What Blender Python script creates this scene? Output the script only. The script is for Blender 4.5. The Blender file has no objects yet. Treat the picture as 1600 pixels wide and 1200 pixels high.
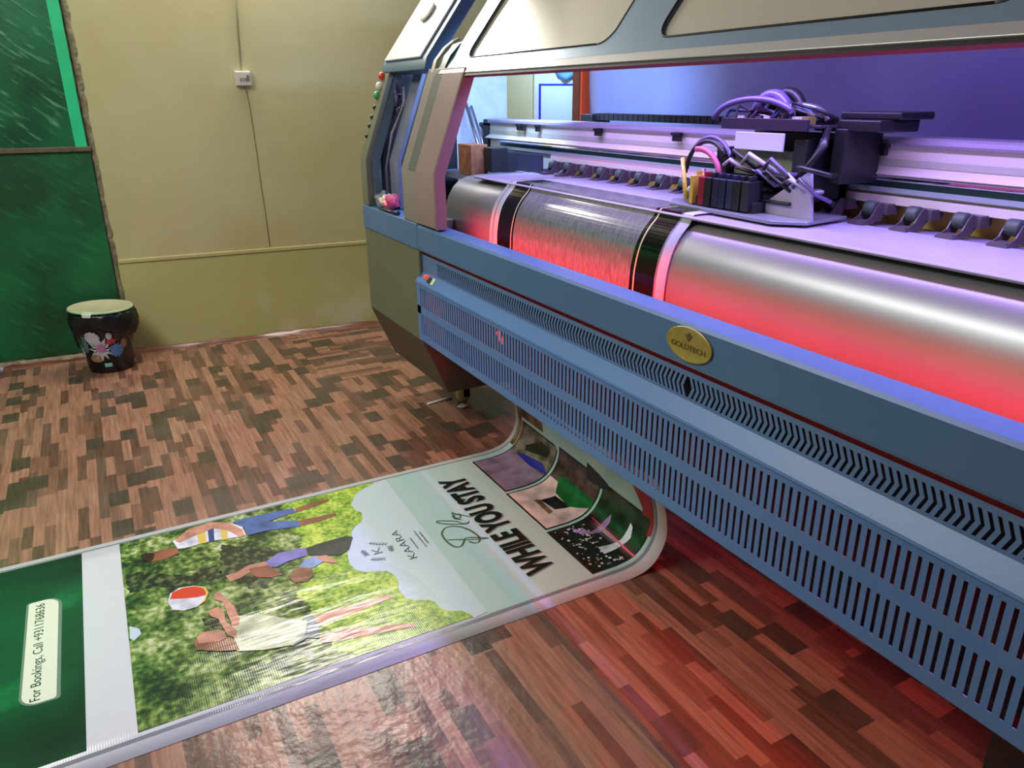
import bpy, bmesh, math, random
from mathutils import Vector, Matrix
from mathutils.geometry import tessellate_polygon
random.seed(7)
SC = bpy.context.scene
COL = SC.collection
R = math.radians

# ------------------------------------------------------------------ camera
cam_data = bpy.data.cameras.new('camera')
cam = bpy.data.objects.new('camera', cam_data)
COL.objects.link(cam)
cam_data.sensor_width = 36.0
cam_data.lens = 36.0 * 1182.0 / 1600.0
cam_data.clip_start = 0.05
rx = Vector((0.47943853, 0.87755355, -0.00620209))
dn = Vector((0.30920311, -0.17553426, -0.93465564))
fw = Vector((-0.82129905, 0.44619222, -0.35550017))
m = Matrix((rx, -dn, -fw)).transposed().to_4x4()
m.translation = Vector((0, 0, 1.4))
cam.matrix_world = m
SC.camera = cam

# ------------------------------------------------------------------ world, lights, exposure
SC.view_settings.view_transform = 'Standard'
SC.view_settings.look = 'None'
SC.view_settings.gamma = 1.0
SC.view_settings.exposure = -0.08
w = bpy.data.worlds.new('world'); SC.world = w; w.use_nodes = True
w.node_tree.nodes['Background'].inputs[0].default_value = (0.55, 0.6, 0.55, 1)
w.node_tree.nodes['Background'].inputs[1].default_value = 0.05

def area(name, loc, target, sx, sy, power, color, spread=180):
    l = bpy.data.lights.new(name, 'AREA'); l.shape = 'RECTANGLE'
    l.size = sx; l.size_y = sy; l.energy = power; l.color = color; l.spread = R(spread)
    o = bpy.data.objects.new(name, l); COL.objects.link(o)
    o.location = loc
    d = (Vector(target) - Vector(loc)).normalized()
    # local x kept horizontal
    zl = -d; xl = Vector((0, 0, 1)).cross(zl)
    if xl.length < 1e-3: xl = Vector((1, 0, 0))
    xl.normalize(); yl = zl.cross(xl)
    o.matrix_world = Matrix((xl, yl, zl)).transposed().to_4x4()
    o.matrix_world.translation = Vector(loc)
    return o
area('tube_lamp_light', (-4.62, 1.02, 2.66), (-1.6, 0.8, 0.3), 1.25, 0.09, 55, (1.0, 0.95, 0.86))
area('ceiling_lamp_light', (-2.5, -1.1, 2.9), (-2.4, -0.6, 0.0), 2.2, 0.8, 82, (0.98, 0.98, 0.94))
area('hood_led_light', (-0.95, 1.42, 1.56), (-0.95, 1.42, 1.0), 3.3, 0.05, 27, (0.42, 0.33, 1.0), 150)
area('hood_led_back_light', (-0.9, 1.62, 1.60), (-0.9, 2.4, 1.45), 3.2, 0.04, 2.0, (0.2, 0.17, 1.0))
area('cabinet_led_light', (-2.75, 1.62, 1.52), (-3.3, 1.9, 1.2), 0.4, 0.05, 12, (0.34, 0.52, 1.0))
area('rear_blue_fill', (-4.0, 2.75, 1.95), (-4.55, 2.85, 1.4), 0.3, 0.05, 5, (0.40, 0.6, 1.0), 100)  # added blue fill aimed at the pale board, no lamp stands there
area('heater_light', (-0.95, 1.185, 0.745), (-0.95, 1.268, 0.885), 3.4, 0.02, 58, (1.0, 0.012, 0.035), 68)
area('heater_floor_light', (-1.2, 1.48, 0.40), (-1.2, 1.35, 0.0), 3.3, 0.05, 1.5, (1.0, 0.03, 0.03), 130)
area('green_fill_light', (-4.62, -0.85, 1.55), (-3.3, -0.6, 0.0), 1.0, 1.0, 1.6, (0.05, 1.0, 0.25), 100)  # added lamp in front of the sheet for the green tint on the floor

# ------------------------------------------------------------------ materials
def lin(c):
    return tuple(((v/255.0)/12.92 if v <= 10 else (((v/255.0)+0.055)/1.055)**2.4) for v in c) + (1,)
MATS = {}
def mat(name, rgb, rough=0.5, metal=0.0, var=0.0, scale=8.0, bump=0.0, bscale=60.0, coat=0.0, emit=None, estr=0.0, trans=0.0, stretch=(1,1,1)):
    if name in MATS: return MATS[name]
    mt = bpy.data.materials.new(name); mt.use_nodes = True; MATS[name] = mt
    nt = mt.node_tree; b = nt.nodes['Principled BSDF']
    b.inputs['Base Color'].default_value = lin(rgb)
    b.inputs['Roughness'].default_value = rough
    b.inputs['Metallic'].default_value = metal
    b.inputs['Coat Weight'].default_value = coat
    b.inputs['Transmission Weight'].default_value = trans
    if emit:
        b.inputs['Emission Color'].default_value = lin(emit); b.inputs['Emission Strength'].default_value = estr
    tc = nt.nodes.new('ShaderNodeTexCoord'); mp = nt.nodes.new('ShaderNodeMapping')
    mp.inputs['Scale'].default_value = stretch
    nt.links.new(tc.outputs['Object'], mp.inputs[0])
    if var > 0:
        n = nt.nodes.new('ShaderNodeTexNoise'); n.inputs['Scale'].default_value = scale; n.inputs['Detail'].default_value = 6
        nt.links.new(mp.outputs[0], n.inputs['Vector'])
        r = nt.nodes.new('ShaderNodeValToRGB')
        c = lin(rgb)
        r.color_ramp.elements[0].position = 0.3; r.color_ramp.elements[1].position = 0.7
        r.color_ramp.elements[0].color = tuple(max(0, v*(1-var)) for v in c[:3]) + (1,)
        r.color_ramp.elements[1].color = tuple(min(1, v*(1+var)) for v in c[:3]) + (1,)
        nt.links.new(n.outputs[0], r.inputs[0]); nt.links.new(r.outputs[0], b.inputs['Base Color'])
    if bump > 0:
        n2 = nt.nodes.new('ShaderNodeTexNoise'); n2.inputs['Scale'].default_value = bscale; n2.inputs['Detail'].default_value = 4
        nt.links.new(mp.outputs[0], n2.inputs['Vector'])
        bp = nt.nodes.new('ShaderNodeBump'); bp.inputs['Strength'].default_value = bump; bp.inputs['Distance'].default_value = 0.01
        nt.links.new(n2.outputs[0], bp.inputs['Height']); nt.links.new(bp.outputs[0], b.inputs['Normal'])
    return mt

class NT:
    def __init__(s, mt): s.t = mt.node_tree; s.b = s.t.nodes['Principled BSDF']
    def n(s, k, **kw):
        x = s.t.nodes.new('ShaderNode' + k)
        for a, v in kw.items(): setattr(x, a, v)
        return x
    def l(s, a, b): s.t.links.new(a, b)
    def math(s, op, a, b=None, c=None):
        x = s.n('Math', operation=op)
        for i, v in enumerate((a, b, c)):
            if v is None: continue
            if isinstance(v, (int, float)): x.inputs[i].default_value = v
            else: s.l(v, x.inputs[i])
        return x.outputs[0]
    def mix(s, f, a, b):
        x = s.n('Mix', data_type='RGBA')
        for sock, v in ((x.inputs[0], f), (x.inputs[6], a), (x.inputs[7], b)):
            if isinstance(v, (int, float, tuple)): sock.default_value = v
            else: s.l(v, sock)
        return x.outputs[2]
    def ramp(s, f, stops, const=False):
        x = s.n('ValToRGB'); cr = x.color_ramp
        if const: cr.interpolation = 'CONSTANT'
        while len(cr.elements) < len(stops): cr.elements.new(0.5)
        for e, (p, c) in zip(cr.elements, stops): e.position = p; e.color = lin(c) if max(c) > 1 else tuple(c) + (1,)
        s.l(f, x.inputs[0]); return x.outputs[0]
    def noise(s, vec, scale, detail=4, dim='3D'):
        x = s.n('TexNoise', noise_dimensions=dim); x.inputs['Scale'].default_value = scale; x.inputs['Detail'].default_value = detail
        if vec is not None: s.l(vec, x.inputs['Vector'])
        return x.outputs[0]

def floor_material():
    mt = mat('floor_vinyl', (120, 80, 60), 0.3); k = NT(mt)
    tc = k.n('TexCoord').outputs['Object']
    sp = k.n('SeparateXYZ'); k.l(tc, sp.inputs[0])
    x, y = sp.outputs[0], sp.outputs[1]
    def planks(a, bb, wid, ln):
        row = k.math('FLOOR', k.math('DIVIDE', bb, wid))
        wn = k.n('TexWhiteNoise', noise_dimensions='1D'); k.l(row, wn.inputs['W'])
        sh = k.math('MULTIPLY', wn.outputs[0], 7.31)
        wn2 = k.n('TexWhiteNoise', noise_dimensions='1D'); k.l(k.math('ADD', row, 37.7), wn2.inputs['W'])
        le = k.math('ADD', k.math('MULTIPLY', wn2.outputs[0], 0.13), ln)
        u = k.math('ADD', k.math('DIVIDE', a, le), sh)
        colm = k.math('FLOOR', u)
        cv = k.n('CombineXYZ'); k.l(row, cv.inputs[0]); k.l(colm, cv.inputs[1])
        w3 = k.n('TexWhiteNoise', noise_dimensions='3D'); k.l(cv.outputs[0], w3.inputs['Vector'])
        # a coarser cell so that some neighbouring strips merge into dark blocks
        r2 = k.math('FLOOR', k.math('DIVIDE', bb, wid*2)); c2 = k.math('FLOOR', k.math('DIVIDE', k.math('ADD', a, k.math('MULTIPLY', r2, 0.137)), ln*0.8))
        cv2 = k.n('CombineXYZ'); k.l(r2, cv2.inputs[0]); k.l(c2, cv2.inputs[1])
        w4 = k.n('TexWhiteNoise', noise_dimensions='3D'); k.l(cv2.outputs[0], w4.inputs['Vector'])
        return w3.outputs[0], w4.outputs[0]
    a1, a2 = planks(x, y, 0.034, 0.15)
    b1, b2 = planks(y, x, 0.034, 0.17)
    # a separately laid sheet near the wall whose strips run the other way
    m1 = k.math('GREATER_THAN', y, 0.93)
    m2 = k.math('LESS_THAN', k.math('ADD', x, k.math('MULTIPLY', y, 0.1)), -3.62)
    msk = k.math('MULTIPLY', m1, m2)
    def sel(p, q):
        return k.math('ADD', k.math('MULTIPLY', q, msk), k.math('MULTIPLY', p, k.math('SUBTRACT', 1.0, msk)))
    f1 = sel(a1, b1); f2 = sel(a2, b2)
    c = k.ramp(f1, [(0, (124, 88, 70)), (0.14, (184, 130, 106)), (0.36, (152, 106, 86)), (0.5, (190, 138, 112)), (0.68, (118, 80, 64)), (0.8, (182, 128, 104)), (0.94, (122, 94, 76))], True)
    dk = k.math('GREATER_THAN', f2, 0.83)
    c = k.mix(dk, c, lin((90, 74, 58)))
    mp = k.n('Mapping'); k.l(tc, mp.inputs[0]); mp.inputs['Scale'].default_value = (6, 90, 1)
    gr = k.noise(mp.outputs[0], 1.0, 6)
    g = k.ramp(gr, [(0.3, (0.72, 0.72, 0.72)), (0.7, (1.12, 1.1, 1.1))])
    mx = k.n('Mix', data_type='RGBA', blend_type='MULTIPLY'); mx.inputs[0].default_value = 0.6
    k.l(c, mx.inputs[6]); k.l(g, mx.inputs[7])
    # worn greyish film
    dirt = k.ramp(k.noise(tc, 2.3, 8), [(0.45, (0, 0, 0)), (0.75, (1, 1, 1))])
    fin = k.mix(k.math('MULTIPLY', dirt, 0.25), mx.outputs[2], lin((140, 122, 108)))
    k.l(fin, k.b.inputs['Base Color'])
    rr = k.math('ADD', k.math('MULTIPLY', k.noise(tc, 5.0, 5), 0.25), 0.20)
    k.l(rr, k.b.inputs['Roughness'])
    # blisters and creases in the vinyl, strongest beside the banner
    d = k.n('VectorMath', operation='DISTANCE'); k.l(tc, d.inputs[0]); d.inputs[1].default_value = (-1.35, 0.25, 0)
    fall = k.n('MapRange'); k.l(d.outputs['Value'], fall.inputs[0]); fall.inputs[1].default_value = 0.15; fall.inputs[2].default_value = 0.8; fall.inputs[3].default_value = 1.0; fall.inputs[4].default_value = 0.12
    n1 = k.noise(tc, 11.0, 3); n2 = k.noise(tc, 45.0, 3)
    h = k.math('ADD', k.math('MULTIPLY', n1, 1.0), k.math('MULTIPLY', n2, 0.25))
    h = k.math('MULTIPLY', h, fall.outputs[0])
    bp = k.n('Bump'); bp.inputs['Strength'].default_value = 0.35; bp.inputs['Distance'].default_value = 0.02
    k.l(h, bp.inputs['Height']); k.l(bp.outputs[0], k.b.inputs['Normal'])
    k.b.inputs['Specular IOR Level'].default_value = 0.6
    return mt
M_floor = floor_material()

def wall_material():
    mt = mat('wall_paint', (190, 182, 138), 0.6); k = NT(mt)
    tc = k.n('TexCoord').outputs['Object']; sp = k.n('SeparateXYZ'); k.l(tc, sp.inputs[0])
    n = k.noise(tc, 2.0, 8)
    c = k.ramp(n, [(0.3, (184, 177, 126)), (0.7, (196, 190, 148))])
    # lower part painted in a slightly greener tone, patched near the floor
    low = k.math('LESS_THAN', sp.outputs[2], 0.54)
    c = k.mix(k.math('MULTIPLY', low, 0.7), c, lin((186, 184, 118)))
    st = k.ramp(k.noise(tc, 3.4, 10), [(0.48, (0, 0, 0)), (0.68, (1, 1, 1))])
    zb = k.n('MapRange'); k.l(sp.outputs[2], zb.inputs[0]); zb.inputs[1].default_value = 0.12; zb.inputs[2].default_value = 0.45; zb.inputs[3].default_value = 1; zb.inputs[4].default_value = 0
    yb = k.n('MapRange'); k.l(sp.outputs[1], yb.inputs[0]); yb.inputs[1].default_value = 0.4; yb.inputs[2].default_value = 0.75; yb.inputs[3].default_value = 0; yb.inputs[4].default_value = 1
    c = k.mix(k.math('MULTIPLY', k.math('MULTIPLY', st, 0.55), k.math('MULTIPLY', zb.outputs[0], yb.outputs[0])), c, lin((212, 208, 186)))
    k.l(c, k.b.inputs['Base Color'])
    bp = k.n('Bump'); bp.inputs['Strength'].default_value = 0.10; bp.inputs['Distance'].default_value = 0.01
    k.l(k.noise(tc, 14.0, 6), bp.inputs['Height']); k.l(bp.outputs[0], k.b.inputs['Normal'])
    return mt
M_wall = wall_material()

def green_material(name, base, streak, rough, amount):
    mt = mat(name, base, rough); k = NT(mt)
    tc = k.n('TexCoord').outputs['Object']
    mp0 = k.n('Mapping'); k.l(tc, mp0.inputs[0]); mp0.inputs['Rotation'].default_value = (R(38), 0, 0)
    mp = k.n('Mapping'); k.l(mp0.outputs[0], mp.inputs[0]); mp.inputs['Scale'].default_value = (1, 6, 34)
    n = k.noise(mp.outputs[0], 1.4, 9); big = k.noise(tc, 2.2, 3)
    f = k.ramp(n, [(0.55, (0, 0, 0)), (0.72, (1, 1, 1))])
    g = k.ramp(big, [(0.35, (0, 0, 0)), (0.65, (1, 1, 1))])
    c = k.mix(g, lin(base), lin(tuple(int(v*0.62) for v in base)))
    c = k.mix(k.math('MULTIPLY', f, amount), c, lin(streak))
    k.l(c, k.b.inputs['Base Color'])
    bp = k.n('Bump'); bp.inputs['Strength'].default_value = 0.18; bp.inputs['Distance'].default_value = 0.01
    k.l(n, bp.inputs['Height']); k.l(bp.outputs[0], k.b.inputs['Normal'])
    return mt
M_green_up = green_material('green_sheet_upper', (24, 118, 76), (120, 190, 150), 0.35, 0.55)  # pale streak colour paints in both the scratches and the sheen
M_green_low = green_material('green_sheet_lower', (10, 112, 62), (20, 140, 84), 0.55, 0.4)
M_green_edge = mat('green_edge', (40, 205, 140), 0.4, var=0.1)
M_brown = mat('batten_brown', (96, 84, 62), 0.7, var=0.2, scale=20)
M_plaster = mat('plaster', (170, 165, 140), 0.9, var=0.3, scale=25, bump=0.8)
M_plastic_cream = mat('cream_plastic', (205, 200, 185), 0.45)
M_ceiling = mat('ceiling_paint', (215, 212, 200), 0.8)

M_rail = mat('rail_enamel', (76, 112, 152), 0.36, var=0.05, scale=3)
M_blue = mat('blue_enamel', (86, 125, 180), 0.38, var=0.05, scale=3, bump=0.05, bscale=400)
M_blue_dk = mat('blue_enamel_chevron', (88, 122, 164), 0.4, var=0.05, scale=3)
M_olive = mat('grey_olive_enamel', (102, 106, 86), 0.45, var=0.05, scale=4)
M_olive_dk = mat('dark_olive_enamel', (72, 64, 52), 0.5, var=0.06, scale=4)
M_post = mat('tower_grey', (128, 120, 112), 0.45, var=0.05, scale=4)
M_lid = mat('lid_grey', (190, 192, 198), 0.35, var=0.03)
M_lid_edge = mat('lid_blue_edge', (58, 92, 112), 0.4)
M_hood = mat('hood_silver_blue', (122, 146, 168), 0.28, 0.35, var=0.05, scale=3)
M_acrylic = mat('hood_window_acrylic', (182, 178, 160), 0.22, coat=0.4, trans=0.15)
M_rubber = mat('black_rubber', (24, 24, 26), 0.6)
M_black = mat('black_plastic', (26, 26, 30), 0.4)
M_dark = mat('dark_metal', (40, 42, 46), 0.5, 0.3, var=0.2)
M_inner = mat('inner_grey', (96, 104, 124), 0.55, var=0.12, scale=12)
M_inner_lt = mat('inner_pale', (198, 208, 220), 0.5, var=0.1, scale=20)
M_drum = mat('platen_metal', (150, 152, 150), 0.34, 0.55, var=0.06, scale=4)
M_table = mat('bed_white', (172, 168, 184), 0.35, var=0.05, stretch=(1, 12, 1))
M_beam = mat('beam_cream', (214, 210, 190), 0.4, var=0.03)
M_beam_band = mat('beam_band', (178, 184, 158), 0.45)
M_beam_top = mat('beam_top', (165, 160, 175), 0.35, 0.3)
M_chrome = mat('chrome', (225, 228, 235), 0.08, 1.0)
M_rail_reflection = mat('rail_reflection_green', (44, 82, 78), 0.3, 0.4)
M_beam_grey = mat('beam_grey', (150, 168, 162), 0.4)
M_pink = mat('pink_strip', (206, 158, 158), 0.5)
M_mustard = mat('mustard_board', (226, 196, 96), 0.6, var=0.1)
M_rust = mat('rust', (132, 84, 52), 0.8, var=0.35, scale=30)
M_gold = mat('badge_gold', (176, 160, 84), 0.35, 0.5, var=0.12, scale=50)
M_gold_dk = mat('badge_print', (92, 78, 42), 0.5)
M_steel = mat('steel', (150, 150, 156), 0.3, 0.8)
M_redled = mat('red_lamp', (230, 60, 40), 0.3, emit=(255, 50, 30), estr=1.5)
M_redlens = mat('red_lens', (200, 60, 40), 0.3)
M_greenlens = mat('green_lens', (60, 160, 90), 0.3)
M_whitelens = mat('white_lens', (220, 220, 210), 0.3)
M_heater = mat('heater_glow', (255, 40, 40), 0.4, emit=(255, 25, 30), estr=1.5)
M_violet = mat('led_violet', (160, 150, 255), 0.4, emit=(120, 90, 255), estr=8)
M_white_pl = mat('white_plastic', (222, 222, 220), 0.4)
M_foil = mat('foil', (190, 195, 210), 0.15, 0.7, bump=1.0, bscale=30)
M_magenta = mat('pink_pack', (206, 80, 110), 0.3)
M_cream_pk = mat('cream_pack', (206, 200, 168), 0.4)
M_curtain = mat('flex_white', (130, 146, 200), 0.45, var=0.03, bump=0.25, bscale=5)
M_bluecloth = mat('blue_cloth', (90, 150, 205), 0.7, bump=0.6, bscale=20)
M_orange = mat('orange_edge', (210, 76, 36), 0.5)
M_boardblue = mat('board_trim_blue', (36, 48, 170), 0.4)
M_whiteboard = mat('white_board', (200, 215, 225), 0.3)
M_ink_red = mat('ink_red', (130, 26, 48), 0.35)
M_ink_yellow = mat('ink_yellow', (206, 180, 70), 0.4)
M_ink_blue = mat('ink_blue', (60, 90, 150), 0.35)
M_hose = mat('hose_violet', (96, 84, 130), 0.3)
M_hose_pink = mat('hose_pink', (190, 90, 130), 0.35)
M_clear = mat('clear_sheet', (205, 200, 225), 0.25, trans=0.35)
M_caster = mat('caster_tan', (205, 186, 150), 0.5)

# banner inks
def ink(name, rgb, rough=0.3, foliage=None):
    mt = mat(name, rgb, rough*0.78); k = NT(mt)
    tc = k.n('TexCoord').outputs['Object']; sp = k.n('SeparateXYZ'); k.l(tc, sp.inputs[0])
    if foliage == 'leaf':
        n1 = k.noise(tc, 9.0, 3); n2 = k.noise(tc, 48.0, 6)
        f = k.math('ADD', k.math('MULTIPLY', n1, 0.55), k.math('MULTIPLY', n2, 0.5))
        c = k.ramp(f, [(0.38, (20, 34, 16)), (0.47, (46, 72, 30)), (0.54, (92, 120, 52)), (0.60, (140, 160, 86)), (0.68, (196, 204, 160))])
        k.l(c, k.b.inputs['Base Color'])
    elif foliage == 'dark':
        c = k.ramp(k.noise(tc, 40.0, 6), [(0.42, (22, 30, 16)), (0.52, (44, 54, 30)), (0.62, (92, 108, 60))])
        k.l(c, k.b.inputs['Base Color'])
    elif foliage == 'grass':
        n1 = k.noise(tc, 14.0, 3); n2 = k.noise(tc, 70.0, 5)
        f = k.math('ADD', k.math('MULTIPLY', n1, 0.5), k.math('MULTIPLY', n2, 0.5))
        c = k.ramp(f, [(0.38, (84, 120, 34)), (0.5, (142, 180, 56)), (0.62, (200, 220, 92))])
        k.l(c, k.b.inputs['Base Color'])
    elif foliage == 'velvet':
        n1 = k.noise(tc, 3.0, 6)
        c = k.ramp(n1, [(0.42, (6, 26, 16)), (0.56, (10, 52, 30)), (0.66, (20, 110, 56))])
        k.l(c, k.b.inputs['Base Color'])
    elif foliage == 'drum':
        mp = k.n('Mapping'); k.l(tc, mp.inputs[0]); mp.inputs['Scale'].default_value = (110, 22, 22)
        c = k.ramp(k.noise(mp.outputs[0], 1.5, 8), [(0.3, (92, 98, 96)), (0.7, (124, 128, 124))])
        k.l(c, k.b.inputs['Base Color'])
    elif foliage == 'soft':
        c = k.ramp(k.noise(tc, 14.0, 4), [(0.3, tuple(int(v*0.78) for v in rgb)), (0.5, rgb), (0.72, tuple(min(255, int(v*1.15)) for v in rgb))])
        k.l(c, k.b.inputs['Base Color'])
    elif foliage == 'room':
        c = k.ramp(k.noise(tc, 16.0, 5), [(0.4, tuple(int(v*0.55) for v in rgb)), (0.6, rgb)])
        k.l(c, k.b.inputs['Base Color'])
    # vinyl weave plus soft creases where the sheet has lifted near its edge
    d = k.n('VectorMath', operation='DISTANCE'); k.l(tc, d.inputs[0]); d.inputs[1].default_value = (-1.78, 0.28, 0)
    fall = k.n('MapRange'); k.l(d.outputs['Value'], fall.inputs[0]); fall.inputs[1].default_value = 0.08; fall.inputs[2].default_value = 0.42; fall.inputs[3].default_value = 1.0; fall.inputs[4].default_value = 0.05
    mp = k.n('Mapping'); k.l(tc, mp.inputs[0]); mp.inputs['Scale'].default_value = (14, 3.2, 4); mp.inputs['Rotation'].default_value = (0, 0, R(-12))
    h = k.math('MULTIPLY', k.noise(mp.outputs[0], 1.0, 3), fall.outputs[0])
    wv = k.math('MULTIPLY', k.math('SINE', k.math('MULTIPLY', sp.outputs[1], 1100.0)), 0.0035)
    bp = k.n('Bump'); bp.inputs['Strength'].default_value = 0.6; bp.inputs['Distance'].default_value = 0.02
    k.l(k.math('ADD', h, wv), bp.inputs['Height']); k.l(bp.outputs[0], k.b.inputs['Normal'])
    k.b.inputs['Specular IOR Level'].default_value = 0.55
    return mt
I = {
 'white': ink('ink_white', (205, 208, 212)), 'grey': ink('ink_grey_line', (120, 124, 134)),
 'mint': ink('ink_mint', (172, 202, 198)), 'sky': ink('ink_pale_blue', (192, 210, 220)),
 'green': ink('ink_velvet_green', (10, 50, 30), 0.3, 'velvet'), 'pill': ink('ink_pill', (222, 226, 206)),
 'pillshade': ink('ink_pill_shade', (110, 124, 116)), 'text': ink('ink_text', (16, 30, 26)),
 'leaf': ink('ink_leaf', (90, 120, 50), 0.3, 'leaf'), 'grass': ink('ink_grass', (150, 190, 60), 0.3, 'grass'),
 'skin': ink('ink_skin', (196, 140, 116), 0.3, 'soft'), 'skin_dk': ink('ink_skin_dark', (140, 88, 66), 0.3, 'soft'), 'hair': ink('ink_hair', (52, 28, 24), 0.3, 'soft'),
 'hair_lt': ink('ink_hair_brown', (140, 96, 72), 0.3, 'soft'), 'shirt': ink('ink_shirt', (214, 216, 226), 0.3, 'soft'), 'yellow': ink('ink_yellow', (214, 180, 90)),
 'navy': ink('ink_navy', (50, 66, 120)), 'denim': ink('ink_denim', (78, 104, 156), 0.3, 'soft'), 'purple': ink('ink_purple', (120, 118, 178), 0.3, 'soft'),
 'trouser': ink('ink_trouser', (44, 54, 48), 0.3, 'soft'), 'ltblue': ink('ink_ltblue', (140, 168, 210), 0.3, 'soft'), 'red': ink('ink_red_print', (208, 62, 36)),
 'top': ink('ink_top', (206, 214, 176), 0.3, 'soft'), 'shorts': ink('ink_shorts', (122, 132, 136), 0.3, 'soft'), 'darkleaf': ink('ink_dark_leaf', (34, 46, 24), 0.3, 'dark'),
 'script': ink('ink_script', (74, 100, 62)), 'pinkroom': ink('ink_pink_room', (222, 188, 182), 0.3, 'soft'), 'lilac': ink('ink_lilac', (140, 118, 142), 0.3, 'soft'),
 'royal': ink('ink_royal', (46, 44, 140)), 'roomgrey': ink('ink_room_grey', (128, 116, 104), 0.3, 'room'), 'roombrown': ink('ink_room_brown', (92, 70, 64), 0.3, 'room'),
 'frame': ink('ink_frame', (36, 40, 26)), 'bedgreen': ink('ink_bed_green', (22, 98, 44), 0.3, 'soft'), 'black': ink('ink_black', (20, 16, 18)),
 'forest': ink('ink_forest', (36, 64, 36), 0.3, 'room'), 'violet': ink('ink_violet', (176, 130, 190), 0.3, 'soft'), 'pink': ink('ink_hot_pink', (220, 60, 90)),
 'deepred': ink('ink_deep_red', (160, 46, 46)), 'wood': ink('ink_wood', (136, 100, 66), 0.3, 'room'), 'cone': ink('ink_cone', (186, 206, 176)),
 'darkbar': ink('ink_dark_bar', (44, 48, 32), 0.3, 'room'), 'cream': ink('ink_cream_line', (206, 196, 160)),
 'drumprint': ink('ink_drum_print', (90, 98, 90), 0.22, 'drum'), 'band': ink('ink_band', (16, 18, 14), 0.15),
}

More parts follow.
